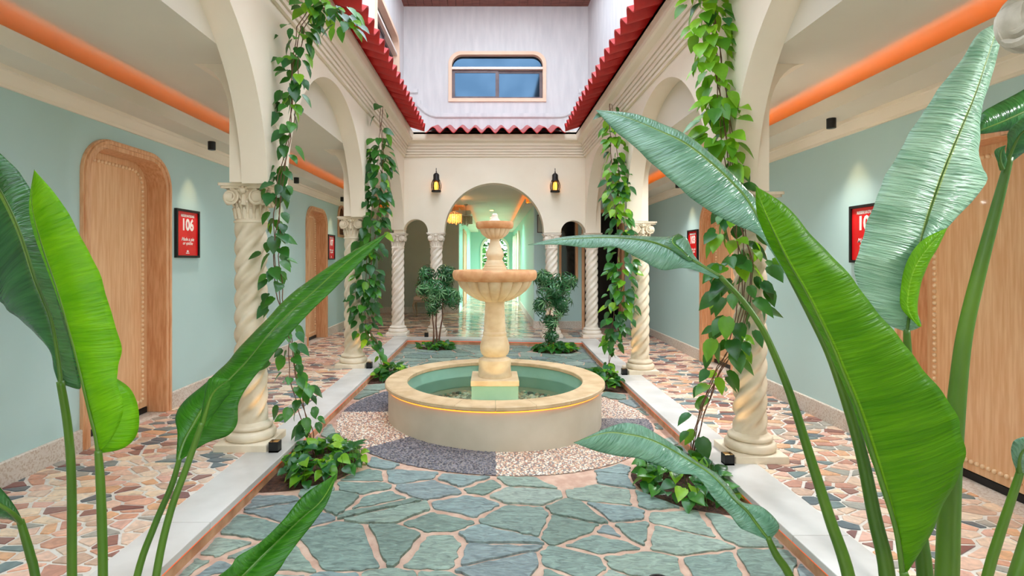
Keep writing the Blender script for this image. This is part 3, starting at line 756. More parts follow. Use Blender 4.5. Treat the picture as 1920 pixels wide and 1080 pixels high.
# ------------------------------------------------------------------ floors
def clip(poly, nx, ny, c):
    out = []; n = len(poly)
    for i in range(n):
        a = poly[i]; b = poly[(i + 1) % n]
        da = a[0] * nx + a[1] * ny - c; db = b[0] * nx + b[1] * ny - c
        if da <= 0: out.append(a)
        if (da < 0 < db) or (db < 0 < da):
            t = da / (da - db); out.append((a[0] + (b[0] - a[0]) * t, a[1] + (b[1] - a[1]) * t))
    return out
def voronoi(x0, x1, y0, y1, sx_, sy_, gap, seed, drop=0.12, jit=0.48, gv=(0.75, 1.3)):
    r = random.Random(seed)
    nx, ny = int((x1 - x0) / sx_) + 5, int((y1 - y0) / sy_) + 5
    seeds = {}
    for i in range(-2, nx):
        for j in range(-2, ny):
            if r.random() < drop: continue
            seeds[(i, j)] = (x0 + (i + 0.5 + r.uniform(-jit, jit)) * sx_, y0 + (j + 0.5 + r.uniform(-jit, jit)) * sy_)
    cells = []
    for (i, j), s in seeds.items():
        poly = [(s[0] - 2.5 * sx_, s[1] - 2.5 * sy_), (s[0] + 2.5 * sx_, s[1] - 2.5 * sy_), (s[0] + 2.5 * sx_, s[1] + 2.5 * sy_), (s[0] - 2.5 * sx_, s[1] + 2.5 * sy_)]
        g = gap * r.uniform(*gv)
        for di in range(-3, 4):
            for dj in range(-3, 4):
                if (di or dj) and (i + di, j + dj) in seeds:
                    q = seeds[(i + di, j + dj)]
                    # bisector in stretched space
                    ax, ay = 1 / sx_ ** 2, 1 / sy_ ** 2
                    dx, dy = (q[0] - s[0]) * ax, (q[1] - s[1]) * ay
                    c = 0.5 * ((q[0] ** 2 - s[0] ** 2) * ax + (q[1] ** 2 - s[1] ** 2) * ay)
                    L = sqrt(dx * dx + dy * dy)
                    poly = clip(poly, dx / L, dy / L, c / L - g / 2)
                    if len(poly) < 3: break
            if len(poly) < 3: break
        for (a, b, c) in ((1, 0, x1), (-1, 0, -x0), (0, 1, y1), (0, -1, -y0)):
            if len(poly) >= 3: poly = clip(poly, a, b, c - gap * 0.3)
        if len(poly) >= 3: cells.append(poly)
    return cells
def area(p): return 0.5 * abs(sum(p[i][0] * p[(i + 1) % len(p)][1] - p[(i + 1) % len(p)][0] * p[i][1] for i in range(len(p))))
def cen(p): return (sum(q[0] for q in p) / len(p), sum(q[1] for q in p) / len(p))
def clean(p, eps):
    out = []
    for q in p:
        if not out or abs(q[0] - out[-1][0]) + abs(q[1] - out[-1][1]) > eps: out.append(q)
    if len(out) > 1 and abs(out[0][0] - out[-1][0]) + abs(out[0][1] - out[-1][1]) <= eps: out.pop()
    return out
def stone(mb, p, zb, zt, ins, zfun):
    n = len(p); c = cen(p)
    v0 = [(x, y, zb + zfun(x, y)) for x, y in p]
    v1 = [(x, y, zt - ins * 0.6 + zfun(x, y)) for x, y in p]
    v2 = []
    for x, y in p:
        L = sqrt((x - c[0]) ** 2 + (y - c[1]) ** 2) + 1e-6
        k = max(0.5, 1 - ins / L); v2.append((c[0] + (x - c[0]) * k, c[1] + (y - c[1]) * k, zt + zfun(x, y)))
    fs = []
    for i in range(n):
        j = (i + 1) % n
        fs += [(i, j, n + j, n + i), (n + i, n + j, 2 * n + j, 2 * n + i)]
    fs.append(tuple(range(2 * n, 3 * n)))
    return mb.add(v0 + v1 + v2, fs)
def ccw(p):
    a = sum(p[i][0] * p[(i + 1) % len(p)][1] - p[(i + 1) % len(p)][0] * p[i][1] for i in range(len(p)))
    return p if a > 0 else p[::-1]
def grid(mb, x0, x1, y0, y1, z, nx, ny):
    vs_ = [(x0 + (x1 - x0) * i / nx, y0 + (y1 - y0) * j / ny, z + zf(x0 + (x1 - x0) * i / nx, y0 + (y1 - y0) * j / ny)) for j in range(ny + 1) for i in range(nx + 1)]
    fs = [(j * (nx + 1) + i, j * (nx + 1) + i + 1, (j + 1) * (nx + 1) + i + 1, (j + 1) * (nx + 1) + i) for j in range(ny) for i in range(nx)]
    mb.add(vs_, fs)
    n = len(vs_); return mb

def shard_floor(name, x0, x1, y0, y1, seed, label, limit=300, sx_=0.118, sy_=0.078, mname='shard', far='shard_far', frame_y=1.9):
    root = empty(name, ((x0 + x1) / 2, (y0 + y1) / 2, zf((x0 + x1) / 2, 4)), label, None, None, 'structure')
    obj('grout_bed', grid(MB(), x0, x1, y0, y1, -0.004, 6, 24), M['cement'], root, fix=False)
    cells = [clean(c, 0.006) for c in voronoi(x0, x1, y0, y1, sx_, sy_, 0.019, seed, 0.2, 0.5)]
    cells = [ccw(c) for c in cells if len(c) >= 3 and area(c) > 0.0006]
    def score(c):
        q = cen(c)
        vis = q[1] > frame_y and abs(q[0]) * F / q[1] < 1010
        return -area(c) / (q[1] ** 3) if vis else 1.0
    cells.sort(key=score)
    for c in cells[:limit]:
        obj('marble_shard', stone(MB(), c, -0.006, 0.002, 0.0015, zf), M[mname], root, fix=False)
    if cells[limit:]:
        mb = MB()
        for c in cells[limit:]: stone(mb, c, -0.006, 0.002, 0.0015, zf)
        obj('marble_shards', mb, M[far], root, fix=False, kind='stuff')
    return root
shard_floor('floor_left', WL + 0.02, -1.79, -0.6, 10.2, 11, 'left walkway floor of broken marble pieces in pale grout')
shard_floor('floor_right', 1.915, WR - 0.02, -0.6, 10.2, 12, 'right walkway floor of broken marble pieces in pale grout')
root = empty('floor_back', (0, 12, -0.03), 'polished broken marble floor of the lobby and far corridor', None, None, 'structure')
mb = MB(); grid(mb, WL, WR, 10.2, YLOB, -0.004, 20, 20); grid(mb, WL, WL + 0.1, 9.98, 10.2, -0.004, 2, 2); grid(mb, -1.8, 1.92, 9.975, 10.2, -0.004, 12, 3)
grid(mb, -0.9, 0.95, YLOB, YEND + 0.2, -0.004, 6, 20)
obj('grout_bed', mb, mat('polished_cement', srgb(196, 188, 178), None, 0.12), root, fix=False)
mb = MB()
for (a, b, c, d, sd) in ((WL, WR, 10.2, YRL, 3), (WL, 0.9, YRL, YLOB, 4), (-1.78, 1.9, 9.985, 10.2, 5), (-0.86, 0.88, YLOB, YEND, 6)):
    for p in voronoi(a, b, c, d, 0.17, 0.13, 0.018, sd):
        p = clean(p, 0.008)
        if len(p) >= 3 and area(p) > 0.0008: stone(mb, ccw(p), -0.006, 0.0005, 0.0015, zf)
obj('marble_shards', mb, M['shard_lobby'], root, fix=False, kind='stuff')

# court: slate crazy paving
CZ = -0.105
FX, FY = 0.03, 5.38
IXL, IXR, IYB, IYF = -1.50, 1.605, 9.71, 1.3
root = empty('floor_court', (0, 5.5, CZ), 'sunken court floor of green slate crazy paving in pink grout', None, None, 'structure')
obj('grout_bed', grid(MB(), IXL - 0.05, IXR + 0.05, IYF - 0.3, IYB + 0.05, CZ, 20, 40), M['grout'], root, fix=False)
PLANT = [(-1.50, 3.97, 0.52, 0.45), (1.62, 3.86, 0.62, 0.52), (-1.50, 7.05, 0.38, 0.45), (1.60, 6.95, 0.42, 0.50), (-0.95, 9.30, 0.30, 0.26), (1.07, 9.28, 0.36, 0.28)]
cells = voronoi(IXL, IXR, IYF, IYB, 0.27, 0.20, 0.022, 31, drop=0.33, jit=0.5, gv=(0.4, 2.0))
cells += []
kept = []
for c in cells:
    q = cen(c)
    ok = True
    # clip against the pebble ring and against the planting pockets
    for (ox, oy, ra, rb) in [(FX, FY, 1.52, 1.52)] + PLANT:
        dx, dy = (q[0] - ox) / ra, (q[1] - oy) / rb; L = sqrt(dx * dx + dy * dy)
        if L < 1.0: ok = False; break
        if L < 1.9:
            ux, uy = dx / L, dy / L
            tx, ty = ox + ux * ra, oy + uy * rb
            nx, ny = ux / ra, uy / rb; l2 = sqrt(nx * nx + ny * ny); nx /= l2; ny /= l2
            c = clip(c, -nx, -ny, -(tx * nx + ty * ny) - 0.012)
            if len(c) < 3: ok = False; break
    if not ok: continue
    c = clean(c, 0.02)
    if len(c) < 3 or area(c) < 0.003: continue
    kept.append(ccw(c))
# ragged edges: split each side with a jittered midpoint and cut the corners
def ragged(p, r):
    out = []; n = len(p)
    for i in range(n):
        a = Vector(p[i]); b = Vector(p[(i + 1) % n]); L = (b - a).length
        t = (b - a) / max(L, 1e-6); nn = Vector((-t.y, t.x))
        out.append(tuple(a + t * min(0.10 * L, 0.014)))
        m_ = int(L / 0.05)
        for q in range(m_):
            out.append(tuple(a + t * L * (q + 1 + r.uniform(-.35, .35)) / (m_ + 1) + nn * r.uniform(-0.006, 0.014)))
        out.append(tuple(b - t * min(0.10 * L, 0.014)))
    return clean(out, 0.004)
rr = random.Random(5)
kept.sort(key=lambda c: -area(c) / cen(c)[1] ** 3)
for c in kept[:300]:
    c2 = ragged(c, rr)
    obj('slate_stone', stone(MB(), c2, CZ - 0.02, CZ + rr.uniform(0.006, 0.016), 0.0025, zf), M['slate'], root, fix=False)
if kept[300:]:
    mb = MB()
    for c in kept[300:]: stone(mb, ragged(c, rr), CZ - 0.02, CZ + 0.01, 0.006, zf)
    obj('slate_stones', mb, M['slate'], root, fix=False, kind='stuff')
for (ox, oy, ra, rb) in PLANT:
    x0c, x1c = IXL - 0.02, IXR + 0.02
    pts = [(min(max(ox + ra * cos(a), x0c), x1c), oy + rb * sin(a)) for a in [2 * pi * k / 36 for k in range(36)]]
    mb = MB(); vs_ = [(ox if x0c < ox < x1c else (x0c if ox < 0 else x1c), oy, CZ + zf(ox, oy) + 0.012)] + [(x, y, CZ + zf(x, y) + 0.003) for x, y in pts]
    mb.add(vs_, [(0, 1 + k, 1 + (k + 1) % 36) for k in range(36)])
    obj('soil_patch', mb, M['soil'], root, fix=False)
# drain by the lower edge of the paving
dp = P(1237, 1076, 2.62)
mb = MB().lathe([(0.0, 0.0), (0.045, 0.0), (0.047, 0.004), (0.056, 0.004), (0.058, 0.0)], (dp.x, dp.y, CZ + zf(dp.x, dp.y) + 0.018), 24)
obj('floor_drain', mb, M['iron'], None, 40, 'small round metal drain set in the slate paving', 'drain', base=(dp.x, dp.y, CZ + zf(dp.x, dp.y)))

# pebble ring, eight alternating sectors
root = empty('pebble_ring', (FX, FY, CZ), 'ring of alternating dark and light pebble mosaic around the fountain', None, None, 'structure')
mb = MB(); n = 64; vs_ = []; fs = []
for k in range(n):
    a = 2 * pi * k / n
    for r in (0.95, 1.505):
        x, y = FX + r * cos(a), FY + r * sin(a); vs_.append((x, y, CZ + 0.006 + zf(x, y)))
for k in range(n):
    a, b = 2 * k, 2 * ((k + 1) % n); fs.append((a, a + 1, b + 1, b))
obj('mortar_bed', mb.add(vs_, fs), mat('grey_mortar', srgb(128, 122, 120), srgb(146, 140, 136), 0.9, 20, 4), root, fix=False)
rp_ = random.Random(3)
def pebble(mb, x, y, z, s, r):
    a0 = r.uniform(0, pi); k = r.uniform(0.65, 1.0); c, sn = cos(a0), sin(a0); vs_ = []
    for (ring, zz) in ((1.0, 0.0), (0.62, 0.42)):
        for q in range(6):
            a = q * pi / 3 + 0.2; u, v = s * ring * cos(a), s * k * ring * sin(a)
            vs_.append((x + u * c - v * sn, y + u * sn + v * c, z + s * zz))
    fs = [(q, (q + 1) % 6, 6 + (q + 1) % 6, 6 + q) for q in range(6)] + [tuple(range(6, 12))]
    mb.add(vs_, fs)
for s in range(8):
    mb = MB(); dark = s % 2 == 1   # boundaries at 0,45,90...
    # sectors: 0-45 light, 45-90 dark ...
    r = 0.99
    while r < 1.50:
        nst = int(pi / 4 * r / 0.019)
        for k in range(nst):
            a = (s + min(0.995, max(0.005, (k + rp_.uniform(0.1, 0.9)) / nst))) * pi / 4
            rj = rp_.uniform(-0.009, 0.009)
            x, y = FX + (r + rj) * cos(a), FY + (r + rj) * sin(a)
            pebble(mb, x, y, CZ + 0.005 + zf(x, y), rp_.uniform(0.0085, 0.0125), rp_)
        r += 0.0175
    obj('pebble_sector', mb, M['pebble_dark' if dark else 'pebble_light'], root, fix=False, kind='stuff',
        label='dark grey pebbles' if dark else 'cream and pink pebbles')

# marble curb with light strip under its nosing
root = empty('curb', (0, 5.5, 0), 'white marble curb framing the sunken court', None, None, 'structure')
def curbslab(x0, x1, y0, y1, nx=1, ny=4):
    mb = MB(); vs_ = []; fs = []
    for j in range(ny + 1):
        for i in range(nx + 1):
            x = x0 + (x1 - x0) * i / nx; y = y0 + (y1 - y0) * j / ny
            vs_ += [(x, y, 0.004 + zf(x, y)), (x, y, -0.036 + zf(x, y))]
    W = nx + 1
    id_ = lambda i, j, b: (j * W + i) * 2 + b
    for j in range(ny):
        for i in range(nx):
            fs += [(id_(i, j, 0), id_(i + 1, j, 0), id_(i + 1, j + 1, 0), id_(i, j + 1, 0)), (id_(i, j, 1), id_(i, j + 1, 1), id_(i + 1, j + 1, 1), id_(i + 1, j, 1))]
    for i in range(nx):
        fs += [(id_(i, 0, 0), id_(i, 0, 1), id_(i + 1, 0, 1), id_(i + 1, 0, 0)), (id_(i, ny, 0), id_(i + 1, ny, 0), id_(i + 1, ny, 1), id_(i, ny, 1))]
    for j in range(ny):
        fs += [(id_(0, j, 0), id_(0, j + 1, 0), id_(0, j + 1, 1), id_(0, j, 1)), (id_(nx, j, 0), id_(nx, j, 1), id_(nx, j + 1, 1), id_(nx, j + 1, 0))]
    mb.add(vs_, fs)
    bevel(obj('curb_slab', mb, M['marble'], root, None), 0.004, 2)
ys_ = [1.0, 2.9, 4.9, 6.6, 8.3, 9.705]
for i in range(5):
    curbslab(-1.785, IXL + 0.0, ys_[i] + 0.0015, ys_[i + 1] - 0.0015)
    curbslab(IXR, 1.908, ys_[i] + 0.0015, ys_[i + 1] - 0.0015)
xs_ = [-1.785, -0.6, 0.55, 1.908]
for i in range(3): curbslab(xs_[i] + 0.001, xs_[i + 1] - 0.001, 9.707, 9.975, 4, 1)
curbslab(-1.785, 1.908, 0.75, 0.998, 4, 1)
mb = MB()
def wallstrip(mb, pts, z0, z1):
    n = len(mb.v); vs_ = []
    for x, y in pts: vs_ += [(x, y, z0 + zf(x, y)), (x, y, z1 + zf(x, y))]
    mb.add(vs_, [(2 * i, 2 * i + 2, 2 * i + 3, 2 * i + 1) for i in range(len(pts) - 1)])
def loop(ins):
    a, b, c, d = IXL - ins, IXR + ins, IYB + ins, 1.0
    L = [(a, d + (c - d) * k / 16) for k in range(17)] + [(a + (b - a) * k / 12, c) for k in range(1, 13)] + [(b, c - (c - d) * k / 16) for k in range(1, 17)]
    return L
wallstrip(mb, loop(0.012), CZ - 0.02, -0.03)
obj('curb_riser', mb, M['riser'], root, fix=False)
mb = MB(); wallstrip(mb, loop(0.008), -0.046, -0.038)
obj('light_strip', mb, M['led_curb'], root, fix=False, label='red orange light strip under the nosing')

# ------------------------------------------------------------------ twisted columns
def make_column(stone_m, h, label, loc, group):
    root = empty('twisted_column', loc, label, 'column', group)
    def lm(mb, name, smooth=50, m=None, bev=0):
        me = mesh_of(mb, name, m or stone_m, smooth); o = bpy.data.objects.new(name, me); link(o, root); WLOC[o.name] = Vector((0, 0, 0))
        if bev: bevel(o, bev, 3)
        return o
    lm(MB().box(-0.195, 0.195, -0.195, 0.195, -0.01, 0.055), 'plinth', None, None, 0.008)
    pr = [(0.165, 0.05)] + [(0.162 + 0.02 * sin(a), 0.088 - 0.033 * cos(a)) for a in [pi * k / 8 for k in range(9)]] + [(0.15, 0.126)] + \
         [(0.142 + 0.016 * sin(a), 0.148 - 0.018 * cos(a)) for a in [pi * k / 8 for k in range(9)]] + [(0.125, 0.178), (0.118, 0.19)]
    lm(MB().lathe(pr, seg=48), 'base', 60)
    zt = h - 0.28; mb = MB(); nz_, ns = 110, 72; vs_ = []; fs = []
    for i in range(nz_ + 1):
        z = 0.175 + (zt - 0.175) * i / nz_
        fade = sstep(0.175, 0.26, z) * (1 - sstep(zt - 0.06, zt, z))
        for k in range(ns):
            a = 2 * pi * k / ns; ph = (5 * a - 2 * pi * 5 * z / 0.66) % (2 * pi)
            rd = 0.122 - 0.008 * z / h * 0.8 - 0.030 * fade * (abs(cos(ph / 2)) ** 2.4)
            rd -= 0.002 * noise.noise((3 * cos(a), 3 * sin(a), z * 5))
            vs_.append((rd * cos(a), rd * sin(a), z))
    for i in range(nz_):
        for k in range(ns):
            k2 = (k + 1) % ns; fs.append((i * ns + k, i * ns + k2, (i + 1) * ns + k2, (i + 1) * ns + k))
    lm(mb.add(vs_, fs), 'shaft', 180)
    # capital
    c0 = zt; H = 0.28
    mb = MB()
    mb.lathe([(0.112, c0 - 0.012), (0.122, c0 - 0.006), (0.122, c0 + 0.006), (0.11, c0 + 0.012), (0.104, c0 + 0.04), (0.106, c0 + 0.1), (0.114, c0 + 0.15), (0.128, c0 + 0.2), (0.14, c0 + 0.245)], seg=40)
    # acanthus ribs
    for k in range(16):
        a = 2 * pi * k / 16; r0 = 0.104
        pts = [((r0 + o_) * cos(a), (r0 + o_) * sin(a), c0 + z_) for o_, z_ in ((0.0, 0.02), (0.006, 0.055), (0.012, 0.085), (0.022, 0.1), (0.026, 0.094))]
        mb.tube(pts, [0.012, 0.014, 0.013, 0.010, 0.006], 6)
        a += pi / 16
        pts = [((r0 + o_) * cos(a), (r0 + o_) * sin(a), c0 + z_) for o_, z_ in ((0.0, 0.06), (0.008, 0.1), (0.016, 0.135), (0.03, 0.145), (0.034, 0.135))]
        mb.tube(pts, [0.009, 0.011, 0.010, 0.008, 0.005], 6)
    lm(mb, 'bell', 50)
    mb = MB()
    for q in range(4):
        th = q * pi / 2
        def R(x, y, z): return (x * cos(th) - y * sin(th), x * sin(th) + y * cos(th), z)
        for sg in (-1, 1):
            cx, cz = sg * 0.098, c0 + 0.178; yy = -0.128
            sp = []; rr_ = []
            for k in range(44):
                t = k / 43; ang = pi / 2 - sg * (-1) * 0 - (t * 2.25 * 2 * pi) * sg * -1
                rad = 0.054 * (1 - t) ** 0.9 + 0.006
                sp.append(R(cx + rad * cos(ang) , yy - 0.012 * t, cz + rad * sin(ang))); rr_.append(0.011 * (1 - 0.45 * t))
            mb.tube(sp, rr_, 6)
            mb.tube([R(cx, yy + 0.05, cz), R(cx, yy - 0.002, cz)], [0.05, 0.052], 20)
            # band from the volute up to the middle
            mb.tube([R(cx, yy - 0.002, cz + 0.055), R(cx * 0.55, yy, cz + 0.045), R(cx * 0.25, yy + 0.01, cz - 0.01), R(cx * 0.12, yy + 0.02, cz - 0.07)], [0.010, 0.010, 0.009, 0.007], 6)
        mb.ball(R(0, -0.135, c0 + 0.225), 0.026, 10, 6, (1, 1, 0.9))
        for k in range(5):
            a = pi * k / 4
            mb.ball(R(0.03 * cos(a), -0.138, c0 + 0.225 + 0.024 * sin(a)), 0.012, 8, 5)
        mb.tube([R(0, -0.122, c0 + 0.2), R(0, -0.126, c0 + 0.12)], [0.013, 0.02], 6)
    lm(mb, 'volutes', 50)
    # abacus, concave sides with flared corners
    out = []
    for q in range(4):
        th = q * pi / 2
        for k in range(10):
            t = k / 9 * 2 - 1
            x = t * 0.172; y = -(0.146 + 0.026 * t * t)
            if abs(t) > 0.99: y = -0.166
            out.append((x * cos(th) - y * sin(th), x * sin(th) + y * cos(th)))
    out = clean(out, 0.002)
    mb = MB()
    mb.slab([(x * 0.93, y * 0.93) for x, y in out], [], lambda u, v, d: (u, v, d), h - 0.04, h - 0.022)
    mb.slab(out, [], lambda u, v, d: (u, v, d), h - 0.022, h)
    lm(mb, 'abacus', None, None, 0.004)
    return root
colA = make_column(M['stone'], 1.97, 'nearest twisted cream column on the left, beside the 106 poster', (-1.835, 4.15, 0), None)
cg = 'twisted stone columns of the arcades'
colA['group'] = cg
colB = make_column(M['stone_back'], 1.97, 'pale twisted column at the left corner of the back wall', (-1.77, 10.27, zf(-1.77, 10.27)), cg)
XCL, XCR = -1.825, 1.935
XCL = -1.835; XCR = 1.95
copy_tree(colA, (XCL, 7.21, 0), 'second twisted cream column on the left, beside the far oak door', cg)
copy_tree(colA, (XCR, 4.11, -0.07), 'nearest twisted cream column on the right, wrapped in vine', cg)
copy_tree(colA, (XCR, 7.15, -0.07), 'second twisted cream column on the right, beside the 103 poster', cg)
copy_tree(colA, (XCL, 1.03, 0), 'twisted column at the near left, outside the view', cg)
copy_tree(colA, (XCR, 1.03, -0.07), 'twisted column at the near right, outside the view', cg)
def colscale(r, h): 
    r.scale = (1, 1, h / 1.97)
colscale(colB, 1.91)
c_ = copy_tree(colB, (-1.045, 10.27, zf(-1.04, 10.27)), 'twisted column left of the wide back arch, behind a shrub', cg); colscale(c_, 1.92)
c_ = copy_tree(colB, (1.128, 10.27, zf(1.12, 10.27)), 'twisted column right of the wide back arch, behind a shrub', cg); colscale(c_, 1.94)
c_ = copy_tree(colB, (1.885, 10.27, zf(1.88, 10.27)), 'pale twisted column at the right corner of the back wall', cg); colscale(c_, 1.945)
colC = make_column(M['stone_grey'], 1.97, 'grey weathered volute capital and column at the upper right edge', (1.225, 1.03, zf(1.2, 1)), cg)
colC.scale = (1, 1, 1.055)
copy_tree(colC, (-1.33, 1.03, 0), 'grey weathered column on the near left, outside the view', cg)

# ------------------------------------------------------------------ fountain
gz = CZ + zf(FX, FY)
RW = 1.035
root = empty('fountain', (FX, FY, gz), 'round fountain with cream basin and two tiered stone bowls', 'fountain')
C3 = (FX, FY, 0)
zt = 0.195
mb = MB().lathe([(RW, gz - 0.02), (RW, zt), (RW - 0.16, zt), (RW - 0.16, gz + 0.02), (RW - 0.2, gz + 0.02), (RW - 0.2, gz - 0.02)], C3, 128)
mb.f = [f for f in mb.f if len(f) == 4]
obj('basin_wall', mb, M['basin'], root, 30)
mb = MB().lathe([(RW - 0.165, zt), (RW - 0.165, gz + 0.03), (0.0, gz + 0.03)], C3, 96); mb.f = [f for f in mb.f if len(f) <= 4]
obj('basin_lining', mb, M['pool'], root, 30, 'teal painted lining', fix=False)
nst = 20
for k in range(nst):
    a0, a1 = 2 * pi * k / nst + 0.0012, 2 * pi * (k + 1) / nst - 0.0012
    pr = [(0.862, zt), (0.855, zt + 0.006), (0.855, zt + 0.036), (0.862, zt + 0.042), (1.058, zt + 0.042), (1.067, zt + 0.034), (1.067, zt + 0.01), (1.058, zt)]
    mb = MB(); vs_ = []; fs = []; m = len(pr); q = 6
    for i in range(q + 1):
        a = a0 + (a1 - a0) * i / q
        for r, z in pr: vs_.append((FX + r * cos(a), FY + r * sin(a), z))
    for i in range(q):
        for j in range(m):
            j2 = (j + 1) % m; fs.append((i * m + j, i * m + j2, (i + 1) * m + j2, (i + 1) * m + j))
    fs += [tuple(range(m)), tuple(q * m + j for j in range(m))]
    obj('coping_stone', mb.add(vs_, fs), M['coping'], root, 30)
mb = MB().lathe([(RW + 0.001, zt - 0.012), (RW + 0.010, zt - 0.012), (RW + 0.010, zt - 0.002), (RW + 0.001, zt - 0.002)], C3, 96); mb.f = [f for f in mb.f if len(f) == 4]
obj('light_strip', mb, M['led_fountain'], root, fix=False, label='orange light strip under the coping')
ZW = 0.078
mb = MB().lathe([(0.868, ZW), (0.0, ZW)], C3, 64); mb.f = [f for f in mb.f if len(f) <= 4]
obj('water', mb, M['water'], root, 180, 'shallow clear water', fix=False)
mb = MB(); r = 0.24; rq = random.Random(9)
while r < 0.86:
    n = int(2 * pi * r / 0.046)
    for k in range(n):
        a = 2 * pi * (k + rq.random() * 0.6) / n
        pebble(mb, FX + (r + rq.uniform(-.012, .012)) * cos(a), FY + (r + rq.uniform(-.012, .012)) * sin(a), gz + 0.03 + rq.uniform(0, 0.02), rq.uniform(0.018, 0.03), rq)
    r += 0.034
obj('pool_pebbles', mb, M['pebble_pool'], root, fix=False, kind='stuff', label='tan pebbles under the water')
obj('base_block', MB().box(FX - 0.222, FX + 0.222, FY - 0.222, FY + 0.222, gz + 0.02, 0.205), M['pool'], root, label='teal painted base block')
bevel(obj('base_slab', MB().box(FX - 0.23, FX + 0.23, FY - 0.23, FY + 0.23, 0.205, 0.258), M['travertine'], root), 0.006)
stf = M['travertine']
pr = [(0.0, 0.258), (0.165, 0.258), (0.168, 0.27), (0.162, 0.30), (0.158, 0.36), (0.162, 0.40), (0.158, 0.425), (0.14, 0.435), (0.115, 0.445), (0.112, 0.46), (0.125, 0.47),
      (0.138, 0.49), (0.146, 0.53), (0.145, 0.565), (0.135, 0.60), (0.122, 0.64), (0.114, 0.66), (0.118, 0.675), (0.116, 0.69), (0.109, 0.70), (0.104, 0.80), (0.098, 0.90), (0.094, 0.97), (0.098, 0.99), (0.108, 1.0)]
obj('pedestal', MB().lathe(pr, C3, 8 * 8), stf, root, 28)
def flute(nf, amp):
    def f(r, z, a): return r * (1 - amp * (abs(sin(nf * a / 2)) < 0.28) ) if False else r * (1 - amp * (1 - abs(sin(nf * a / 2)) ** 0.6) * (1 if r > 0.05 else 0))
    return f
pr = [(0.10, 0.995), (0.14, 1.0), (0.20, 1.025), (0.26, 1.06), (0.31, 1.10), (0.345, 1.14), (0.365, 1.18), (0.37, 1.20)]
obj('lower_bowl', MB().lathe(pr, C3, 288, flute(18, 0.10)), stf, root, 40, 'fluted underside of the lower bowl')
pr = [(0.36, 1.195), (0.385, 1.20), (0.405, 1.215), (0.415, 1.235), (0.418, 1.265), (0.412, 1.29), (0.40, 1.303), (0.385, 1.305), (0.35, 1.27), (0.25, 1.24), (0.0, 1.235)]
obj('lower_rim', MB().lathe(pr, C3, 96), M['rim'], root, 50, 'ochre rim of the lower bowl')
pr = [(0.0, 1.23), (0.118, 1.24), (0.118, 1.325), (0.108, 1.33), (0.108, 1.35), (0.098, 1.355), (0.094, 1.375), (0.088, 1.385), (0.075, 1.40), (0.078, 1.42), (0.088, 1.44), (0.09, 1.465), (0.082, 1.49), (0.068, 1.515), (0.062, 1.54), (0.05, 1.575), (0.048, 1.60), (0.055, 1.615), (0.06, 1.625)]
obj('upper_pedestal', MB().lathe(pr, C3, 56), stf, root, 30)
pr = [(0.055, 1.61), (0.08, 1.62), (0.11, 1.64), (0.135, 1.665), (0.152, 1.70), (0.155, 1.715)]
obj('upper_bowl', MB().lathe(pr, C3, 192, flute(16, 0.11)), stf, root, 40, 'fluted underside of the upper bowl')
pr = [(0.152, 1.708), (0.172, 1.712), (0.184, 1.73), (0.186, 1.76), (0.18, 1.778), (0.165, 1.78), (0.12, 1.755), (0.0, 1.75)]
obj('upper_rim', MB().lathe(pr, C3, 72), M['rim'], root, 50, 'ochre rim of the upper bowl')
pr = [(0.0, 1.75), (0.056, 1.76), (0.058, 1.785), (0.048, 1.80), (0.036, 1.815), (0.03, 1.835), (0.031, 1.85), (0.018, 1.862), (0.0, 1.865)]
obj('finial', MB().lathe(pr, C3, 32), M['stone_back'], root, 50)
for k, a in enumerate((radians(238), radians(302), radians(60), radians(120))):
    lx, ly = FX + 0.80 * cos(a), FY + 0.80 * sin(a)
    sp_ = obj('pool_light', MB().lathe([(0.0, 0.0), (0.03, 0.0), (0.034, 0.03), (0.028, 0.035), (0.0, 0.032)], (lx, ly, gz + 0.03), 16), M['iron'], root, 40)
    l = light('SPOT', 'pool_light_beam', (lx, ly, gz + 0.075), 7.0, (1.0, 0.60, 0.24), 0.012, None, radians(75), 0.9)
    l.rotation_euler = (Vector((FX, FY, 0.55)) - Vector((lx, ly, gz + 0.075))).to_track_quat('-Z', 'Y').to_euler()

# ------------------------------------------------------------------ lights along the corridors
def spot_can(x, y, z, wallx, label):
    root = empty('ceiling_spotlight', (x, y, z), label, 'spotlight', 'black cylinder spotlights')
    obj('housing', MB().lathe([(0.036, 2.585), (0.036, 2.505), (0.033, 2.503)], (x, y, 0), 24), M['black'], root, 40)
    obj('lens', MB().lathe([(0.0, 2.504), (0.026, 2.504)], (x, y, 0), 16), M['uplens'], root, fix=False, label='warm lit lens')
    d = Vector((wallx, y, 1.75)) - Vector((x, y, 2.50))
    l = light('SPOT', 'spot_beam', (x, y, 2.497), DOWN_POWER, (1.0, 0.64, 0.32), 0.02, None, radians(50), 0.9)
    l.rotation_euler = d.to_track_quat('-Z', 'Y').to_euler()
    light('SPOT', 'added_spot_fill', (x, y, 2.495), FILL_POWER * (2.5 if x > 0 else 1.0), (0.95, 0.98, 1.0), 0.03, (0, radians(38) * (1 if wallx > 0 else -1), 0), radians(140), 1.0)  # second, wide beam added as fill for walls and floor
spot_can(-2.80, 5.44, 2.585, WL, 'black spotlight above the 106 poster')
spot_can(-2.80, 10.2, 2.585, WL, 'black spotlight far down the left walkway, beyond the second oak door')
spot_can(-2.80, 1.9, 2.585, WL, 'black fill spotlight added on the near left soffit, outside the view')  # unseen can, added to brighten the left walkway
spot_can(2.84, 1.5, 2.585, WR, 'black fill spotlight added on the near right soffit, outside the view')  # added off view to lift the right walkway
spot_can(2.84, 4.55, 2.585, WR, 'nearest black spotlight on the right walkway soffit')
spot_can(2.84, 6.25, 2.585, WR, 'black fill spotlight added unseen behind the right vine')  # added behind foliage so its fill reaches the right wall
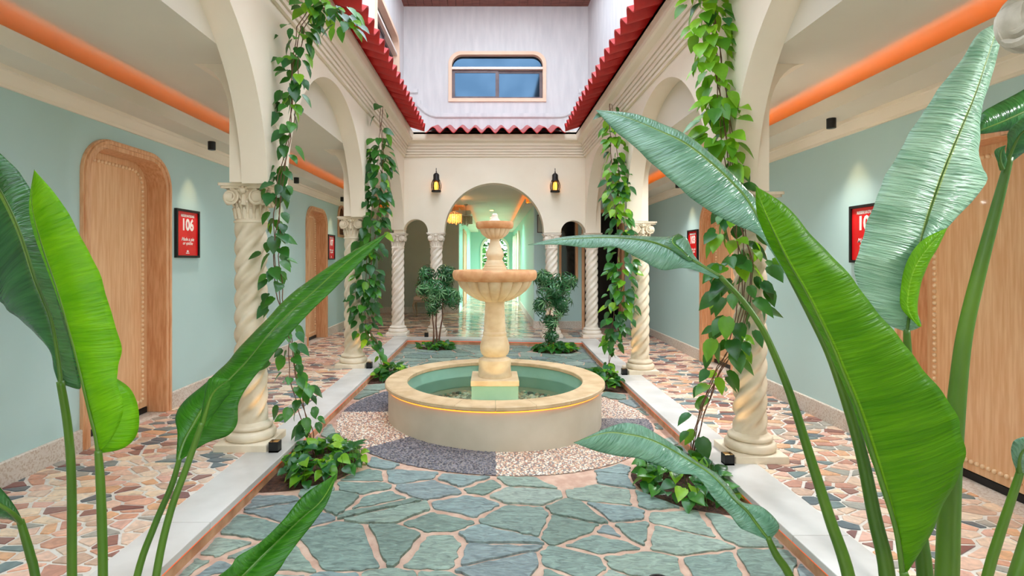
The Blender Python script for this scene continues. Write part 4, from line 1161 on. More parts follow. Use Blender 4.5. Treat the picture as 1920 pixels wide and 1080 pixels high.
spot_can(-2.80, 7.80, 2.585, WL, 'black fill spotlight added unseen behind the left vine')  # added out of sight for more light on the left wall
spot_can(2.84, 8.30, 2.585, WR, 'small black spotlight seen behind the drooping blue-green leaf')

# ------------------------------------------------------------------ posters
def text_mesh(s, size, bold=0.0, shear=0.0, ext=0.001, sx_=1.0):
    cu = bpy.data.curves.new('txt', 'FONT'); cu.body = s; cu.size = size; cu.align_x = 'CENTER'; cu.align_y = 'CENTER'
    cu.offset = bold; cu.shear = shear; cu.extrude = ext; cu.resolution_u = 3
    o = bpy.data.objects.new('txt', cu); COL.objects.link(o)
    dg = bpy.context.evaluated_depsgraph_get(); me = bpy.data.meshes.new_from_object(o.evaluated_get(dg))
    bpy.data.objects.remove(o); bpy.data.curves.remove(cu)
    for v in me.vertices: v.co.x *= sx_
    me.materials.clear(); me.materials.append(M['print'])
    return me
def poster(side, x, y0, y1, z0, z1, num, label):
    c = ((x, (y0 + y1) / 2, (z0 + z1) / 2)); s = side
    root = empty('room_poster', c, label, 'poster', 'red framed room posters')
    f3 = lambda u, v, d: (x - s * d, u, v)
    r = 0.022
    obj('picture_frame', MB().slab([(y0, z0), (y1, z0), (y1, z1), (y0, z1)], [[(y0 + r, z0 + r), (y1 - r, z0 + r), (y1 - r, z1 - r), (y0 + r, z1 - r)]], f3, 0.0, 0.028), M['black'], root)
    pn = obj('poster_sheet', MB().slab([(y0 + r, z0 + r), (y1 - r, z0 + r), (y1 - r, z1 - r), (y0 + r, z1 - r)], [], f3, 0.002, 0.014), M['poster'], root)
    rot = Matrix(((0, 0, 1), (1, 0, 0), (0, 1, 0))).to_euler() if s < 0 else Matrix(((0, 0, -1), (-1, 0, 0), (0, 1, 0))).to_euler()
    H = z1 - z0
    for (txt, size, bold, sh, dz, name, sx_) in (('RESERVATIONS', 0.034, 0.0012, 0, 0.172 * H / 0.47, 'heading', 1.0), (num, 0.155, 0.006, 0, 0.082 * H / 0.47, 'room_number', 0.92),
                                   ('Made a pie', 0.05, 0.0005, 0.35, -0.055, 'script_line', 1.0), ('or quiche', 0.045, 0.0005, 0.35, -0.095, 'script_line', 1.0)):
        me = text_mesh(txt, size, bold, sh, 0.0008, sx_)
        o = bpy.data.objects.new(name, me); link(o, root); o.location = (-s * 0.0152, 0, dz); o.rotation_euler = rot
    # small emblem
    mb = MB()
    f4 = lambda u, v, d: (c[0] - s * d, c[1] + u, c[2] + v)
    mb.slab([(-0.018, -0.182), (0.018, -0.182), (0.014, -0.165), (0.006, -0.168), (0.0, -0.158), (-0.006, -0.168), (-0.014, -0.165)], [], f4, 0.0145, 0.0155)
    mb.slab([(-0.03, -0.196), (0.03, -0.196), (0.03, -0.188), (-0.03, -0.188)], [], f4, 0.0145, 0.0155)
    obj('emblem', mb, M['print'], root)
poster(-1, WL, 5.19, 5.60, 1.425, 1.90, '106', 'red poster numbered 106 between the nearest left oak door and the first column')
poster(-1, WL, 10.03, 10.44, 1.41, 1.88, '107', 'small red poster numbered 107 beyond the far oak door on the left wall')
poster(1, WR, 8.04, 8.45, 1.385, 1.86, '103', 'red poster numbered 103 seen between the vines on the right wall')
poster(1, WR, 4.22, 4.62, 1.38, 1.855, '102', 'red poster in a black frame half hidden by the tall pale leaf')

# small outline picture on the right lobby wall
root = empty('wall_picture', (1.03, YRL, 2.15), 'thin framed picture high on the lobby wall by the corridor', 'picture')
f3 = lambda u, v, d: (u, YRL - d, v)
obj('picture_frame', MB().slab([(0.96, 1.98), (1.10, 1.98), (1.10, 2.36), (0.96, 2.36)], [[(0.975, 1.995), (1.085, 1.995), (1.085, 2.345), (0.975, 2.345)]], f3, 0, 0.02), M['alu'], root)
obj('picture_sheet', MB().slab([(0.975, 1.995), (1.085, 1.995), (1.085, 2.345), (0.975, 2.345)], [], f3, 0, 0.008), M['grey'], root)

# ------------------------------------------------------------------ wall lanterns
def lantern(x, z0, label):
    y = YB - 0.115
    root = empty('wall_lantern', (x, y, z0), label, 'lantern', 'iron wall lanterns on the back wall')
    c = (x, y, z0)
    obj('base_ring', MB().lathe([(0.0, 0.0), (0.085, 0.0), (0.09, 0.01), (0.088, 0.028), (0.075, 0.034), (0.0, 0.034)], c, 28), M['iron'], root, 40)
    mb = MB().lathe([(0.068, 0.20), (0.075, 0.205), (0.062, 0.225), (0.055, 0.24), (0.055, 0.31), (0.05, 0.325), (0.03, 0.345), (0.012, 0.355), (0.0, 0.357)], c, 28)
    obj('cap', mb, M['iron'], root, 40)
    mb = MB().tube([(x, y, z0 + 0.35), (x, y, z0 + 0.40)], 0.006)
    pts = [(x, y + 0.0 + 0.02 * sin(a), z0 + 0.40 + 0.02 - 0.02 * cos(a)) for a in [2 * pi * k / 12 for k in range(13)]]
    mb.tube(pts, 0.0045, 6); mb.ball((x, y, z0 + 0.372), 0.012)
    obj('finial_ring', mb, M['iron'], root, 40)
    for k in range(8):
        a = 2 * pi * k / 8 + pi / 8
        pts = [(x + r * cos(a), y + r * sin(a), z0 + z) for r, z in ((0.078, 0.03), (0.092, 0.08), (0.094, 0.13), (0.084, 0.175), (0.064, 0.208))]
        obj('cage_bar', MB().tube(pts, 0.0048, 6), M['iron'], root, 60)
    obj('glass_shade', MB().lathe([(0.058, 0.034), (0.068, 0.08), (0.069, 0.13), (0.06, 0.18), (0.05, 0.2)], c, 24), M['lanternglass'], root, 60, fix=False)
    obj('bulb', MB().lathe([(0.0, 0.04), (0.036, 0.045), (0.04, 0.11), (0.034, 0.18), (0.0, 0.19)], c, 20), M['flame'], root, 60, 'glowing amber bulb')
    obj('bracket', MB().tube([(x, y, z0 + 0.29), (x, YB - 0.02, z0 + 0.29)], 0.012).box(x - 0.035, x + 0.035, YB - 0.02, YB, z0 + 0.20, z0 + 0.34), M['iron'], root, 40)
    light('POINT', 'lantern_glow', (x, y - 0.0, z0 + 0.12), 4.5, (1.0, 0.62, 0.25), 0.03)
lantern(-1.02, 2.655, 'iron wall lantern to the left of the wide arch')
lantern(1.165, 2.65, 'iron wall lantern to the right of the wide arch')

# ------------------------------------------------------------------ column uplights
def uplight(x, y, z, label):
    root = empty('column_uplight', (x, y, z), label, 'uplight', 'small black square uplights at the column feet')
    s = 0.034
    mb = MB().slab([(-s, -s), (s, -s), (s, s), (-s, s)], [[(-s + .005, -s + .005), (s - .005, -s + .005), (s - .005, s - .005), (-s + .005, s - .005)]],
                   lambda u, v, d: (x + u, y + v, z + d), 0.0, 0.075)
    mb.box(x - s, x + s, y - s, y + s, z, z + 0.012)
    obj('housing', mb, M['black'], root)
    obj('lens', MB().box(x - s + .007, x + s - .007, y - s + .007, y + s - .007, z + 0.05, z + 0.056), M['uplens'], root, label='warm glowing lens')
    sgn = -1 if x < 0 else 1
    l = light('SPOT', 'uplight_beam', (x, y, z + 0.08), 2.6, (1.0, 0.6, 0.25), 0.02, None, radians(70), 0.8)
    d = Vector((x + sgn * 0.14, y + 0.12, z + 0.7)) - Vector((x, y, z + 0.08)); l.rotation_euler = d.to_track_quat('-Z', 'Y').to_euler()
uplight(-1.585, 3.98, 0.004, 'small black uplight beside the nearest left column')
uplight(-1.585, 7.05, 0.004, 'small black uplight beside the second left column')
uplight(1.70, 3.92, -0.066, 'small black uplight beside the nearest right column')
uplight(1.70, 6.98, -0.066, 'small black uplight beside the second right column')
uplight(-1.19, 9.93, zf(-1.2, 9.9) + 0.004, 'small black uplight beside the column behind the left shrub')
uplight(1.02, 9.93, zf(1.0, 9.9) + 0.004, 'small black uplight beside the column behind the right shrub')

# ------------------------------------------------------------------ chandeliers
def chandelier(x, y, z, R, m, label, lit):
    root = empty('chandelier', (x, y, z), label, 'chandelier')
    mb = MB(); r_ = random.Random(int(x * 100) + 50)
    for ring, rr_ in ((R, 24), (R * 0.66, 15), (R * 0.33, 8)):
        for k in range(rr_):
            a = 2 * pi * k / rr_; L = 0.26 * (1 - 0.25 * ring / R) + r_.uniform(-0.02, 0.03)
            n = int(L / 0.032)
            for q in range(n):
                mb.ball((x + ring * cos(a), y + ring * sin(a), z - q * 0.032 - 0.02), 0.0135, 5, 4)
    obj('crystal_strands', mb, m, root, 20, kind='stuff')
    mb = MB()
    for rr_ in (R, R * 0.66, R * 0.33):
        mb.tube([(x + rr_ * cos(a), y + rr_ * sin(a), z) for a in [2 * pi * k / 24 for k in range(25)]], 0.006, 6)
    for k in range(4):
        a = k * pi / 2; mb.tube([(x, y, z + 0.05), (x + R * cos(a), y + R * sin(a), z)], 0.005, 5)
    mb.tube([(x, y, z + 0.04), (x, y, ZC)], 0.005, 6).lathe([(0.05, 0), (0.05, -0.02), (0.02, -0.04)], (x, y, ZC), 16)
    obj('hanging_frame', mb, M['gold'], root, 40)
    if lit: light('POINT', 'chandelier_glow', (x, y, z - 0.1), 9, (1.0, 0.55, 0.22), 0.08)
chandelier(-0.86, 12.5, 2.47, 0.165, M['crystal'], 'lit amber crystal chandelier in the lobby', True)
chandelier(-0.66, 13.9, 2.52, 0.16, M['crystal2'], 'unlit clear crystal chandelier behind the amber one', False)

# ------------------------------------------------------------------ chair in the lobby
def chair(x, y, label):
    root = empty('carved_chair', (x, y, 0), label, 'chair')
    w, d = 0.27, 0.24
    bevel(obj('seat', MB().box(x - w, x + w, y - d, y + d, 0.40, 0.49), M['fabric'], root), 0.03, 3)
    obj('seat_rail', MB().box(x - w, x + w, y - d, y + d, 0.35, 0.40), M['gold'], root)
    for sx_ in (-1, 1):
        for sy_ in (-1, 1):
            b = (x + sx_ * (w - 0.03), y + sy_ * (d - 0.03))
            pts = [(b[0], b[1], 0.38), (b[0] + sx_ * 0.03, b[1] + sy_ * 0.03, 0.28), (b[0] + sx_ * 0.01, b[1] + sy_ * 0.01, 0.14), (b[0] - sx_ * 0.005, b[1] - sy_ * 0.005, 0.05), (b[0] + sx_ * 0.02, b[1] + sy_ * 0.02, 0.0)]
            obj('leg', MB().tube(pts, [0.03, 0.028, 0.019, 0.014, 0.018], 8), M['gold'], root, 60)
    pts = [(x - 0.24, y + d - 0.02, 0.40), (x - 0.26, y + d + 0.05, 0.75), (x - 0.18, y + d + 0.08, 0.98), (x, y + d + 0.09, 1.04), (x + 0.18, y + d + 0.08, 0.98), (x + 0.26, y + d + 0.05, 0.75), (x + 0.24, y + d - 0.02, 0.40)]
    obj('back_frame', MB().tube(pts, 0.025, 8), M['gold'], root, 60)
    o = obj('backrest', MB().slab([(-0.22, 0.5), (0.22, 0.5), (0.23, 0.75), (0.16, 0.95), (0, 1.0), (-0.16, 0.95), (-0.23, 0.75)], [], lambda u, v, dd: (x + u, y + d + 0.03 + dd, v), -0.02, 0.03), M['fabric'], root)
chair(-1.68, 13.75, 'carved cream chair with blush seat against the lobby wall')

# ------------------------------------------------------------------ planting
def leaf_mesh(name, m, L=0.10, W=0.075, heart=True, fold=0.12, droop=0.2):
    """base at origin, tip along +Y, normal +Z"""
    st = [(0.0, 0.0), (-0.03 if heart else 0.08, 0.36), (0.12, 0.82), (0.32, 1.0), (0.55, 0.84), (0.78, 0.45), (0.93, 0.13), (1.0, 0.0)]
    vs_ = [(0, 0, 0)]; fs = []
    mid = []
    for i, (t, w) in enumerate(st):
        y = t * L; z = -droop * L * max(t, 0) ** 2
        mid.append((0, max(y, 0), z))
    vs_ = list(mid)
    n = len(st)
    for s in (-1, 1):
        for (t, w) in st[1:-1]:
            vs_.append((s * w * W / 2, t * L, -droop * L * max(t, 0) ** 2 + fold * w * W))
    for s in range(2):
        o = n + s * (n - 2)
        for i in range(n - 1):
            a, b = i, i + 1
            if i == 0: f = (0, 1, o)
            elif i == n - 2: f = (i, n - 1, o + i - 1)
            else: f = (i, i + 1, o + i, o + i - 1)
            fs.append(f if s == 1 else f[::-1])
    mb = MB().add(vs_, fs)
    return mesh_of(mb, name, m, 180, fix=False)
LM = {'d': leaf_mesh('leaf', M['vleaf'], 0.12, 0.085), 'b': leaf_mesh('leaf', M['vleaf_b'], 0.12, 0.08)}
PM = {'d': leaf_mesh('leaf', M['vleaf'], 0.09, 0.075, True, 0.16, 0.35), 'b': leaf_mesh('leaf', M['vleaf_b'], 0.085, 0.07, True, 0.16, 0.35)}
def place_leaf(me, root, pos, tip, nrm, s, name='leaf'):
    t = Vector(tip).normalized(); n = Vector(nrm); n = (n - t * n.dot(t)).normalized(); x = t.cross(n)
    o = bpy.data.objects.new(name, me); link(o, root)
    R = Matrix((x, t, n)).transposed().to_4x4()
    o.matrix_local = Matrix.Translation(Vector(pos) - WLOC[root.name]) @ R @ Matrix.Scale(s, 4)
    return o
def vine(name, label, base, path, seed, nl, stems=3, bright=lambda z: 0.1, width=None, lscale=1.0, outw=1):
    """path: list of points (world) with half width, leaf density weight"""
    r = random.Random(seed)
    root = empty(name, base, label, 'vine')
    pts = [Vector(p[:3]) for p in path]; hw = [p[3] for p in path]; dn = [p[4] for p in path]
    for k in range(stems):
        ph = r.uniform(0, 6); off = Vector((r.uniform(-1, 1), r.uniform(-1, 1), 0))
        tp = []
        for i, p in enumerate(pts):
            amp = hw[i] * 0.35
            tp.append(p + Vector((off.x * amp + 0.012 * sin(ph + i * 1.3), off.y * amp * 0.6 + 0.012 * cos(ph + i), 0)))
        # refine
        fine = []
        for i in range(len(tp) - 1):
            for q in range(5):
                t = q / 5; fine.append(tp[i].lerp(tp[i + 1], t) + Vector((0.006 * sin(3 * (i + t) * 2 + ph), 0.006 * cos(2.3 * (i + t) * 2 + ph), 0)))
        fine.append(tp[-1])
        obj('stem', MB().tube(fine, 0.0038, 6), M['stem'], root, 180)
    W = []; acc = 0
    for i in range(len(pts) - 1):
        acc += (pts[i + 1] - pts[i]).length * (dn[i] + dn[i + 1]) / 2; W.append(acc)
    for _ in range(nl):
        u = r.uniform(0, acc); i = next(k for k, w in enumerate(W) if w >= u)
        lo = W[i - 1] if i else 0; t = (u - lo) / max(1e-6, W[i] - lo)
        c = pts[i].lerp(pts[i + 1], t); h = hw[i] + (hw[i + 1] - hw[i]) * t
        a = r.uniform(0, 2 * pi); q = sqrt(r.random()) * h
        ox, oy = q * cos(a), q * sin(a) * 0.7
        pos = c + Vector((ox, oy, r.uniform(-0.03, 0.03)))
        side = Vector((cos(a), sin(a), 0)) * 0.75
        tip = side + Vector((r.uniform(-.4, .4), r.uniform(-.5, .2), r.uniform(-1.3, -0.25)))
        nrm = Vector((-outw * 0.35 + cos(a) * 0.5 + r.uniform(-.5, .5), -0.8 + sin(a) * 0.3 + r.uniform(-.4, .4), 0.9 + r.uniform(-.3, .5)))
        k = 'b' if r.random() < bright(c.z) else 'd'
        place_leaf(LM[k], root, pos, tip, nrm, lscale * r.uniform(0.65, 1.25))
    return root
def Pz(px, py, X):  # a point on the vertical plane x = X
    Y = X * F / (px - CX); return P(px, py, Y)
xv = -1.50
def PV(px, py, Y, hw, dn): p = P(px, py, Y); return (p.x, p.y, p.z, hw, dn)
# left near vine
vine('climbing_vine', 'vine hanging down in front of the nearest left column', P(592, 850, 4.22),
     [PV(592, 856, 4.22, .03, .0), PV(580, 815, 4.2, .07, .8), PV(560, 760, 4.18, .16, 1.5), PV(545, 700, 4.15, .17, 1.7), PV(540, 640, 4.12, .12, 1.2), PV(520, 560, 4.08, .09, .8), PV(513, 480, 4.05, .10, 1.0),
      PV(518, 400, 4.02, .11, 1.2), PV(525, 330, 4.02, .09, .9), PV(540, 260, 4.05, .07, .55), PV(545, 200, 4.08, .11, 1.4), PV(548, 120, 4.1, .12, 1.6), PV(560, 50, 4.12, .16, 2.2), PV(585, 12, 4.15, .18, 2.6), PV(630, 20, 4.1, .16, 2.4), PV(645, 55, 4.05, .10, 2)],
     1, 235, 3, lambda z: 0.35 if z > 3.1 else (0.12 if z > 1.6 else 0.08), lscale=0.95, outw=-1)
vine('climbing_vine', 'dense vine hanging beside the second left column', P(712, 690, 7.15),
     [PV(720, 692, 7.2, .01, 0), PV(708, 650, 7.15, .05, .2), PV(690, 628, 7.1, .14, 1.4), PV(683, 570, 7.08, .18, 2), PV(690, 500, 7.06, .18, 2), PV(700, 420, 7.06, .17, 2), PV(708, 340, 7.08, .16, 2), PV(712, 280, 7.1, .14, 1.6), PV(712, 240, 7.1, .10, .8), PV(715, 200, 7.1, .11, .5)],
     2, 285, 3, lambda z: 0.12, lscale=1.15, outw=-1)
vine('climbing_vine', 'bright green vine hanging from above and twining round the nearest right column', P(1300, 865, 4.12),
     [PV(1292, 868, 4.1, .03, .05), PV(1300, 820, 4.08, .08, .25), PV(1315, 760, 4.05, .12, .45), PV(1345, 690, 4.0, .12, .5), PV(1370, 650, 3.96, .14, 1.0), PV(1385, 580, 3.9, .2, 1.2), PV(1390, 500, 3.86, .24, 1.3), PV(1380, 440, 3.84, .22, 1.3), PV(1370, 370, 3.88, .12, 1.2),
      PV(1362, 300, 3.9, .14, 1.5), PV(1352, 220, 3.92, .16, 1.6), PV(1342, 140, 3.95, .17, 1.7), PV(1332, 60, 3.98, .17, 1.7), PV(1322, -10, 4.0, .16, 1.7), PV(1318, -60, 4.0, .15, 1)],
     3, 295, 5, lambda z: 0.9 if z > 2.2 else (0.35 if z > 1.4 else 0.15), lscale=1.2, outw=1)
vine('climbing_vine', 'vine twining beside the second right column', P(1142, 690, 7.0),
     [PV(1140, 692, 7.0, .03, .1), PV(1148, 640, 6.98, .1, .6), PV(1158, 600, 6.95, .2, 1.5), PV(1165, 540, 6.92, .2, 1.9), PV(1168, 470, 6.92, .18, 2), PV(1160, 400, 6.95, .17, 2), PV(1156, 340, 6.98, .16, 2), PV(1152, 280, 7.0, .14, 1.7), PV(1148, 220, 7.02, .12, 1.2), PV(1146, 195, 7.02, .08, .5)],
     4, 290, 3, lambda z: 0.6 if z > 2.0 else 0.25, lscale=1.15, outw=1)

def clump(label, cx, cy, ra, rb, n, seed, hmax=0.16, s=1.0, bright=0.25, xmin=-1.47, xmax=1.57):
    r = random.Random(seed); z0 = CZ + zf(cx, cy) + 0.01
    root = empty('ground_cover_plant', (cx, cy, z0), label, 'plant')
    mb = MB()
    for k in range(n // 4):
        a = r.uniform(0, 2 * pi); q = sqrt(r.random()); x = min(max(cx + ra * q * cos(a), xmin), xmax); y = cy + rb * q * sin(a)
        mb.tube([(x, y, z0 - 0.005), (x + r.uniform(-.02, .02), y + r.uniform(-.02, .02), z0 + hmax * 0.7)], 0.002, 4)
    obj('stems', mb, M['stemg'], root, kind='stuff')
    for k in range(n):
        a = r.uniform(0, 2 * pi); q = sqrt(r.random()); x = cx + ra * q * cos(a); y = cy + rb * q * sin(a)
        x = min(max(x, xmin + r.uniform(0, .04)), xmax - r.uniform(0, .04))
        h = hmax * (1 - 0.6 * q * q) * r.uniform(0.35, 1.0)
        tip = Vector((cos(a) * 0.6 + r.uniform(-.7, .7), sin(a) * 0.6 + r.uniform(-.9, .4), r.uniform(-.35, .5)))
        nrm = Vector((r.uniform(-.4, .4), -0.25 + r.uniform(-.4, .4), 1.0))
        place_leaf(PM['b' if r.random() < bright else 'd'], root, (x, y, z0 + h), tip, nrm, s * r.uniform(0.7, 1.35))
clump('leafy ground cover in the pocket under the nearest left vine', -1.22, 3.95, 0.26, 0.36, 130, 11, 0.17, 1.0, 0.45)
clump('leafy ground cover in the pocket under the nearest right vine', 1.36, 3.82, 0.32, 0.42, 150, 12, 0.17, 1.0, 0.15)
clump('low ground cover under the second left vine', -1.30, 7.02, 0.2, 0.32, 70, 13, 0.16, 1.1, 0.15)
clump('low ground cover under the second right vine', 1.40, 6.9, 0.24, 0.38, 90, 14, 0.2, 1.15, 0.25)
clump('low ground cover around the foot of the left shrub', -0.95, 9.30, 0.30, 0.2, 80, 15, 0.10, 1.0, 0.3)
clump('low ground cover around the foot of the right shrub', 1.07, 9.26, 0.34, 0.24, 110, 16, 0.16, 1.1, 0.15)

# umbrella shrubs
def cluster_mesh():
    mb = MB(); n = 8
    for k in range(n):
        a = 2 * pi * k / n; c, s = cos(a), sin(a); L, W = 0.12, 0.021
        st = [(0.008, 0), (0.03, W * 0.7), (0.06, W), (0.085, W * 0.75), (L, 0)]
        vs_ = []
        for (t, w) in st:
            z = -0.7 * t * t / L
            for sg in (-0.5, 0.5):
                u, v = t, sg * w; vs_.append((u * c - v * s, u * s + v * c, z + 0.15 * abs(w)))
        mb.add(vs_, [(2 * i, 2 * i + 2, 2 * i + 3, 2 * i + 1) for i in range(len(st) - 1)])
    return mesh_of(mb, 'leaf_cluster', M['tleaf'], 180, fix=False)
CM = cluster_mesh()
def shrub(label, bx, by, blobs, n, seed, trunk):
    r = random.Random(seed); z0 = CZ + zf(bx, by)
    root = empty('umbrella_shrub', (bx, by, z0), label, 'shrub')
    for (dx, top) in trunk:
        t = Vector(top)
        b0 = Vector((bx + dx, by, z0))
        pts = [b0.lerp(t, k / 5) + Vector((0.012 * sin(k * 2 + dx * 40), 0.01 * cos(k), 0)) for k in range(6)]
        obj('trunk', MB().tube(pts, [0.017, 0.016, 0.014, 0.012, 0.01, 0.008], 8), M['stem'], root, 180)
    mb = MB()
    tot = sum(b[3] ** 2 for b in blobs)
    for (cx, cy, cz, R) in blobs:
        m = int(n * R * R / tot)
        for k in range(m):
            d = Vector((r.gauss(0, 1), r.gauss(0, 1), r.gauss(0, 1))).normalized()
            q = R * r.uniform(0.35, 1.0); p = Vector((cx, cy, cz)) + d * q * 1.12
            if k % 3 == 0: mb.tube([(cx, cy, cz - R * 0.4), tuple(p)], 0.0035, 4)
            nrm = (d * 0.8 + Vector((0, -0.25, 0.7))); tip = d.cross(Vector((r.uniform(-1, 1), r.uniform(-1, 1), r.uniform(-1, 1))))
            place_leaf(CM, root, p, tip, nrm, r.uniform(0.8, 1.2), 'leaf_cluster')
    obj('twigs', mb, M['stem'], root, kind='stuff')
def B(px, py, Y, R): p = P(px, py, Y); return (p.x, p.y, p.z, R)
shrub('umbrella leaved shrub left of the fountain on bare stems', -0.96, 9.35, [B(822, 540, 9.3, .27), B(797, 535, 9.25, .2), B(845, 555, 9.3, .2), B(838, 515, 9.4, .19), B(815, 575, 9.3, .17), B(800, 510, 9.3, .14)], 210, 21,
      [(-0.04, P(812, 560, 9.3)), (0.05, P(832, 560, 9.33)), (0.0, P(820, 545, 9.35))])
shrub('umbrella leaved shrub right of the fountain, leafy to the ground', 1.04, 9.33, [B(1038, 540, 9.3, .27), B(1020, 520, 9.25, .17), B(1064, 528, 9.3, .17), B(1012, 570, 9.25, .14), B(1050, 570, 9.3, .2), B(1030, 600, 9.3, .15), B(1035, 630, 9.3, .13)], 230, 22,
      [(-0.02, P(1030, 560, 9.3)), (0.03, P(1045, 565, 9.33))])

# garden shrubs seen through the far openings
HM = leaf_mesh('leaf_mass', M['hedge'], 0.3, 0.22)
gr = random.Random(77)
for i, (x, y, h, lb) in enumerate(((1.2, 27.4, 1.9, 'pale green garden bush seen right of centre through the far arch'), (-1.0, 29.0, 2.6, 'taller garden bush seen left through the far arch'), (2.6, 19.5, 1.8, 'garden bush outside the corridor openings'), (0.0, 25.2, 1.0, 'low garden bush in the middle of the far arch'), (-2.6, 16.0, 2.2, 'garden bush outside the opening in the left corridor wall'), (-2.2, 31, 4.4, 'tall garden tree at the left behind the bushes of the far arch'), (2.6, 32, 4.6, 'tall garden tree at the right behind the bushes of the far arch'), (0.2, 34, 4.0, 'tall garden tree farthest away, in line with the fountain'))):
    root = empty('garden_bush', (x, y, -0.08), lb, 'bush')
    obj('trunk', MB().tube([(x, y, -0.1), (x, y, h * 0.6)], 0.05, 8), M['stem'], root, 60)
    mb = MB()
    for k in range(700):
        d = Vector((gr.gauss(0, 1), gr.gauss(0, 1), gr.gauss(0, 1))).normalized() * gr.uniform(0.5, 1)
        wq = 1 if h < 3 else 2.2
        p = Vector((x + d.x * 0.75 * wq, y + d.y * 0.6, h * 0.55 + d.z * h * 0.5)); a = gr.uniform(0, 6.3); s = 0.12 if h < 3 else 0.25
        u = Vector((cos(a), sin(a), gr.uniform(-.5, .5))) * s; v = Vector((-sin(a), cos(a), gr.uniform(-.5, .5))) * s * 0.5
        mb.add([p - u, p + v, p + u, p - v], [(0, 1, 2, 3)])
    obj('foliage', mb, M['hedge'], root, fix=False, kind='stuff')

# ------------------------------------------------------------------ big foreground leaves
def catmull(p0, p1, p2, p3, t):
    return 0.5 * ((2 * p1) + (p2 - p0) * t + (2 * p0 - 5 * p1 + 4 * p2 - p3) * t * t + (3 * p1 - p0 - 3 * p2 + p3) * t ** 3)
def spline(pts, n):
    out = []
    m = len(pts)
    for i in range(m - 1):
        p0, p1, p2, p3 = pts[max(i - 1, 0)], pts[i], pts[i + 1], pts[min(i + 2, m - 1)]
        for k in range(n): out.append(catmull(p0, p1, p2, p3, k / n))
    out.append(pts[-1]); return out
def big_leaf(root, st, Y0, Y1, fa, fb, m, label, seed=0, stalk=None, bulge=0.02, rib=True, tilt=None):
    """st: stations from base to tip (mx,my,ax,ay,bx,by[,da,db]); Y0..Y1 distance from base to tip; fa/fb how far each edge lies behind the rib"""
    n = len(st); mids = []; As = []; Bs = []
    r = random.Random(seed)
    for i, s in enumerate(st):
        t = i / (n - 1); Y = Y0 + (Y1 - Y0) * t
        w = sin(pi * min(max(t, 0.05), 0.95)) 
        da = s[6] if len(s) > 6 else fa * w; db = s[7] if len(s) > 7 else fb * w
        mids.append(P(s[0], s[1], Y)); As.append(P(s[2], s[3], Y + da)); Bs.append(P(s[4], s[5], Y + db))
    K = 7
    mids, As, Bs = spline(mids, K), spline(As, K), spline(Bs, K)
    H = 8; vs_ = []; uvs = []; acc = 0
    for i in range(len(mids)):
        if i: acc += (mids[i] - mids[i - 1]).length
        ph = acc
        for side, E_ in ((-1, As[i]), (1, Bs[i])):
            pass
        row = []
        for k in range(-H, H + 1):
            t = abs(k) / H; E_ = As[i] if k < 0 else Bs[i]
            p = mids[i].lerp(E_, t)
            wd = (E_ - mids[i]).length
            # gentle arch of each half plus ripples that grow to the margin
            off = -bulge * sin(pi * t) * min(1, wd / 0.12)
            off += 0.05 * wd * t * t * (sin(ph * 31 + seed + (k > 0) * 1.7) * 0.6 + sin(ph * 67 + seed * 2.1) * 0.3)
            row.append(p + Vector((0, off, 0))); uvs.append((0.5 + 0.5 * k / H, acc))
        vs_ += row
    W = 2 * H + 1; fs = []
    for i in range(len(mids) - 1):
        for k in range(W - 1):
            fs.append((i * W + k, i * W + k + 1, (i + 1) * W + k + 1, (i + 1) * W + k))
    sh = WLOC[root.name]
    me = bpy.data.meshes.new('leaf_blade'); me.from_pydata([v - sh for v in vs_], [], fs); me.materials.append(m)
    uvl = me.uv_layers.new(name='UVMap')
    for l in me.loops: uvl.data[l.index].uv = uvs[l.vertex_index]
    me.polygons.foreach_set('use_smooth', [True] * len(me.polygons))
    o = bpy.data.objects.new('leaf_blade', me); link(o, root); WLOC[o.name] = sh
    if label: o['label'] = label
    md = o.modifiers.new('thick', 'SOLIDIFY'); md.thickness = 0.0012
    if rib:
        rad = [max(0.0012, 0.0075 * (1 - i / len(mids)) ** 0.8) for i in range(len(mids))]
        obj('midrib', MB().tube([p + Vector((0, 0.001, 0)) for p in mids], rad, 6), M['stemg'], o, 180)
    if stalk:
        pts = [P(x, y, Y) for x, y, Y, w in stalk]; rad = [w * Y / F / 2 for x, y, Y, w in stalk]
        # carry on down to the ground
        e = pts[-1]; d = (pts[-1] - pts[-2]); gzz = CZ + zf(e.x, e.y) - 0.01
        gx, gy = root.location.x, root.location.y
        tgt = Vector((gx + (e.x - gx) * 0.55, gy + (e.y - gy) * 0.55, gzz))
        k1 = e + d.normalized() * (e.z - gzz) * 0.4
        pts2 = pts + [k1.lerp(tgt, 0.25), tgt]; rad2 = rad + [rad[-1] * 1.1, rad[-1] * 1.35]
        fine = spline(pts2, 6); fr_ = []
        for i in range(len(rad2) - 1):
            for k in range(6): fr_.append(rad2[i] + (rad2[i + 1] - rad2[i]) * k / 6)
        fr_.append(rad2[-1])
        obj('leaf_stalk', MB().tube(fine, fr_, 12), M['stemg'], root, 180)
    return o

def plant_root(x, y, label):
    z = CZ + zf(x, y)
    r = empty('banana_leaf_plant', (x, y, z), label, 'plant')
    obj('root_sheath', MB().lathe([(0.10, -0.03), (0.085, 0.03), (0.06, 0.10), (0.03, 0.13)], (x, y, z), 16), M['stemg'], r, 60)
    return r
pl1 = plant_root(-1.22, 1.62, 'tall banana-leaved plant at the far left edge with a bright upright leaf')
pl2 = plant_root(-0.98, 1.52, 'banana-leaved plant at the left with a long twisted leaf pointing at the column')
pr1 = plant_root(1.30, 1.72, 'tall banana-leaved plant on the right with a huge bright leaf and a pale ribbed leaf')
pr2 = plant_root(1.05, 1.85, 'banana-leaved plant at the right with arching leaves reaching over the fountain')

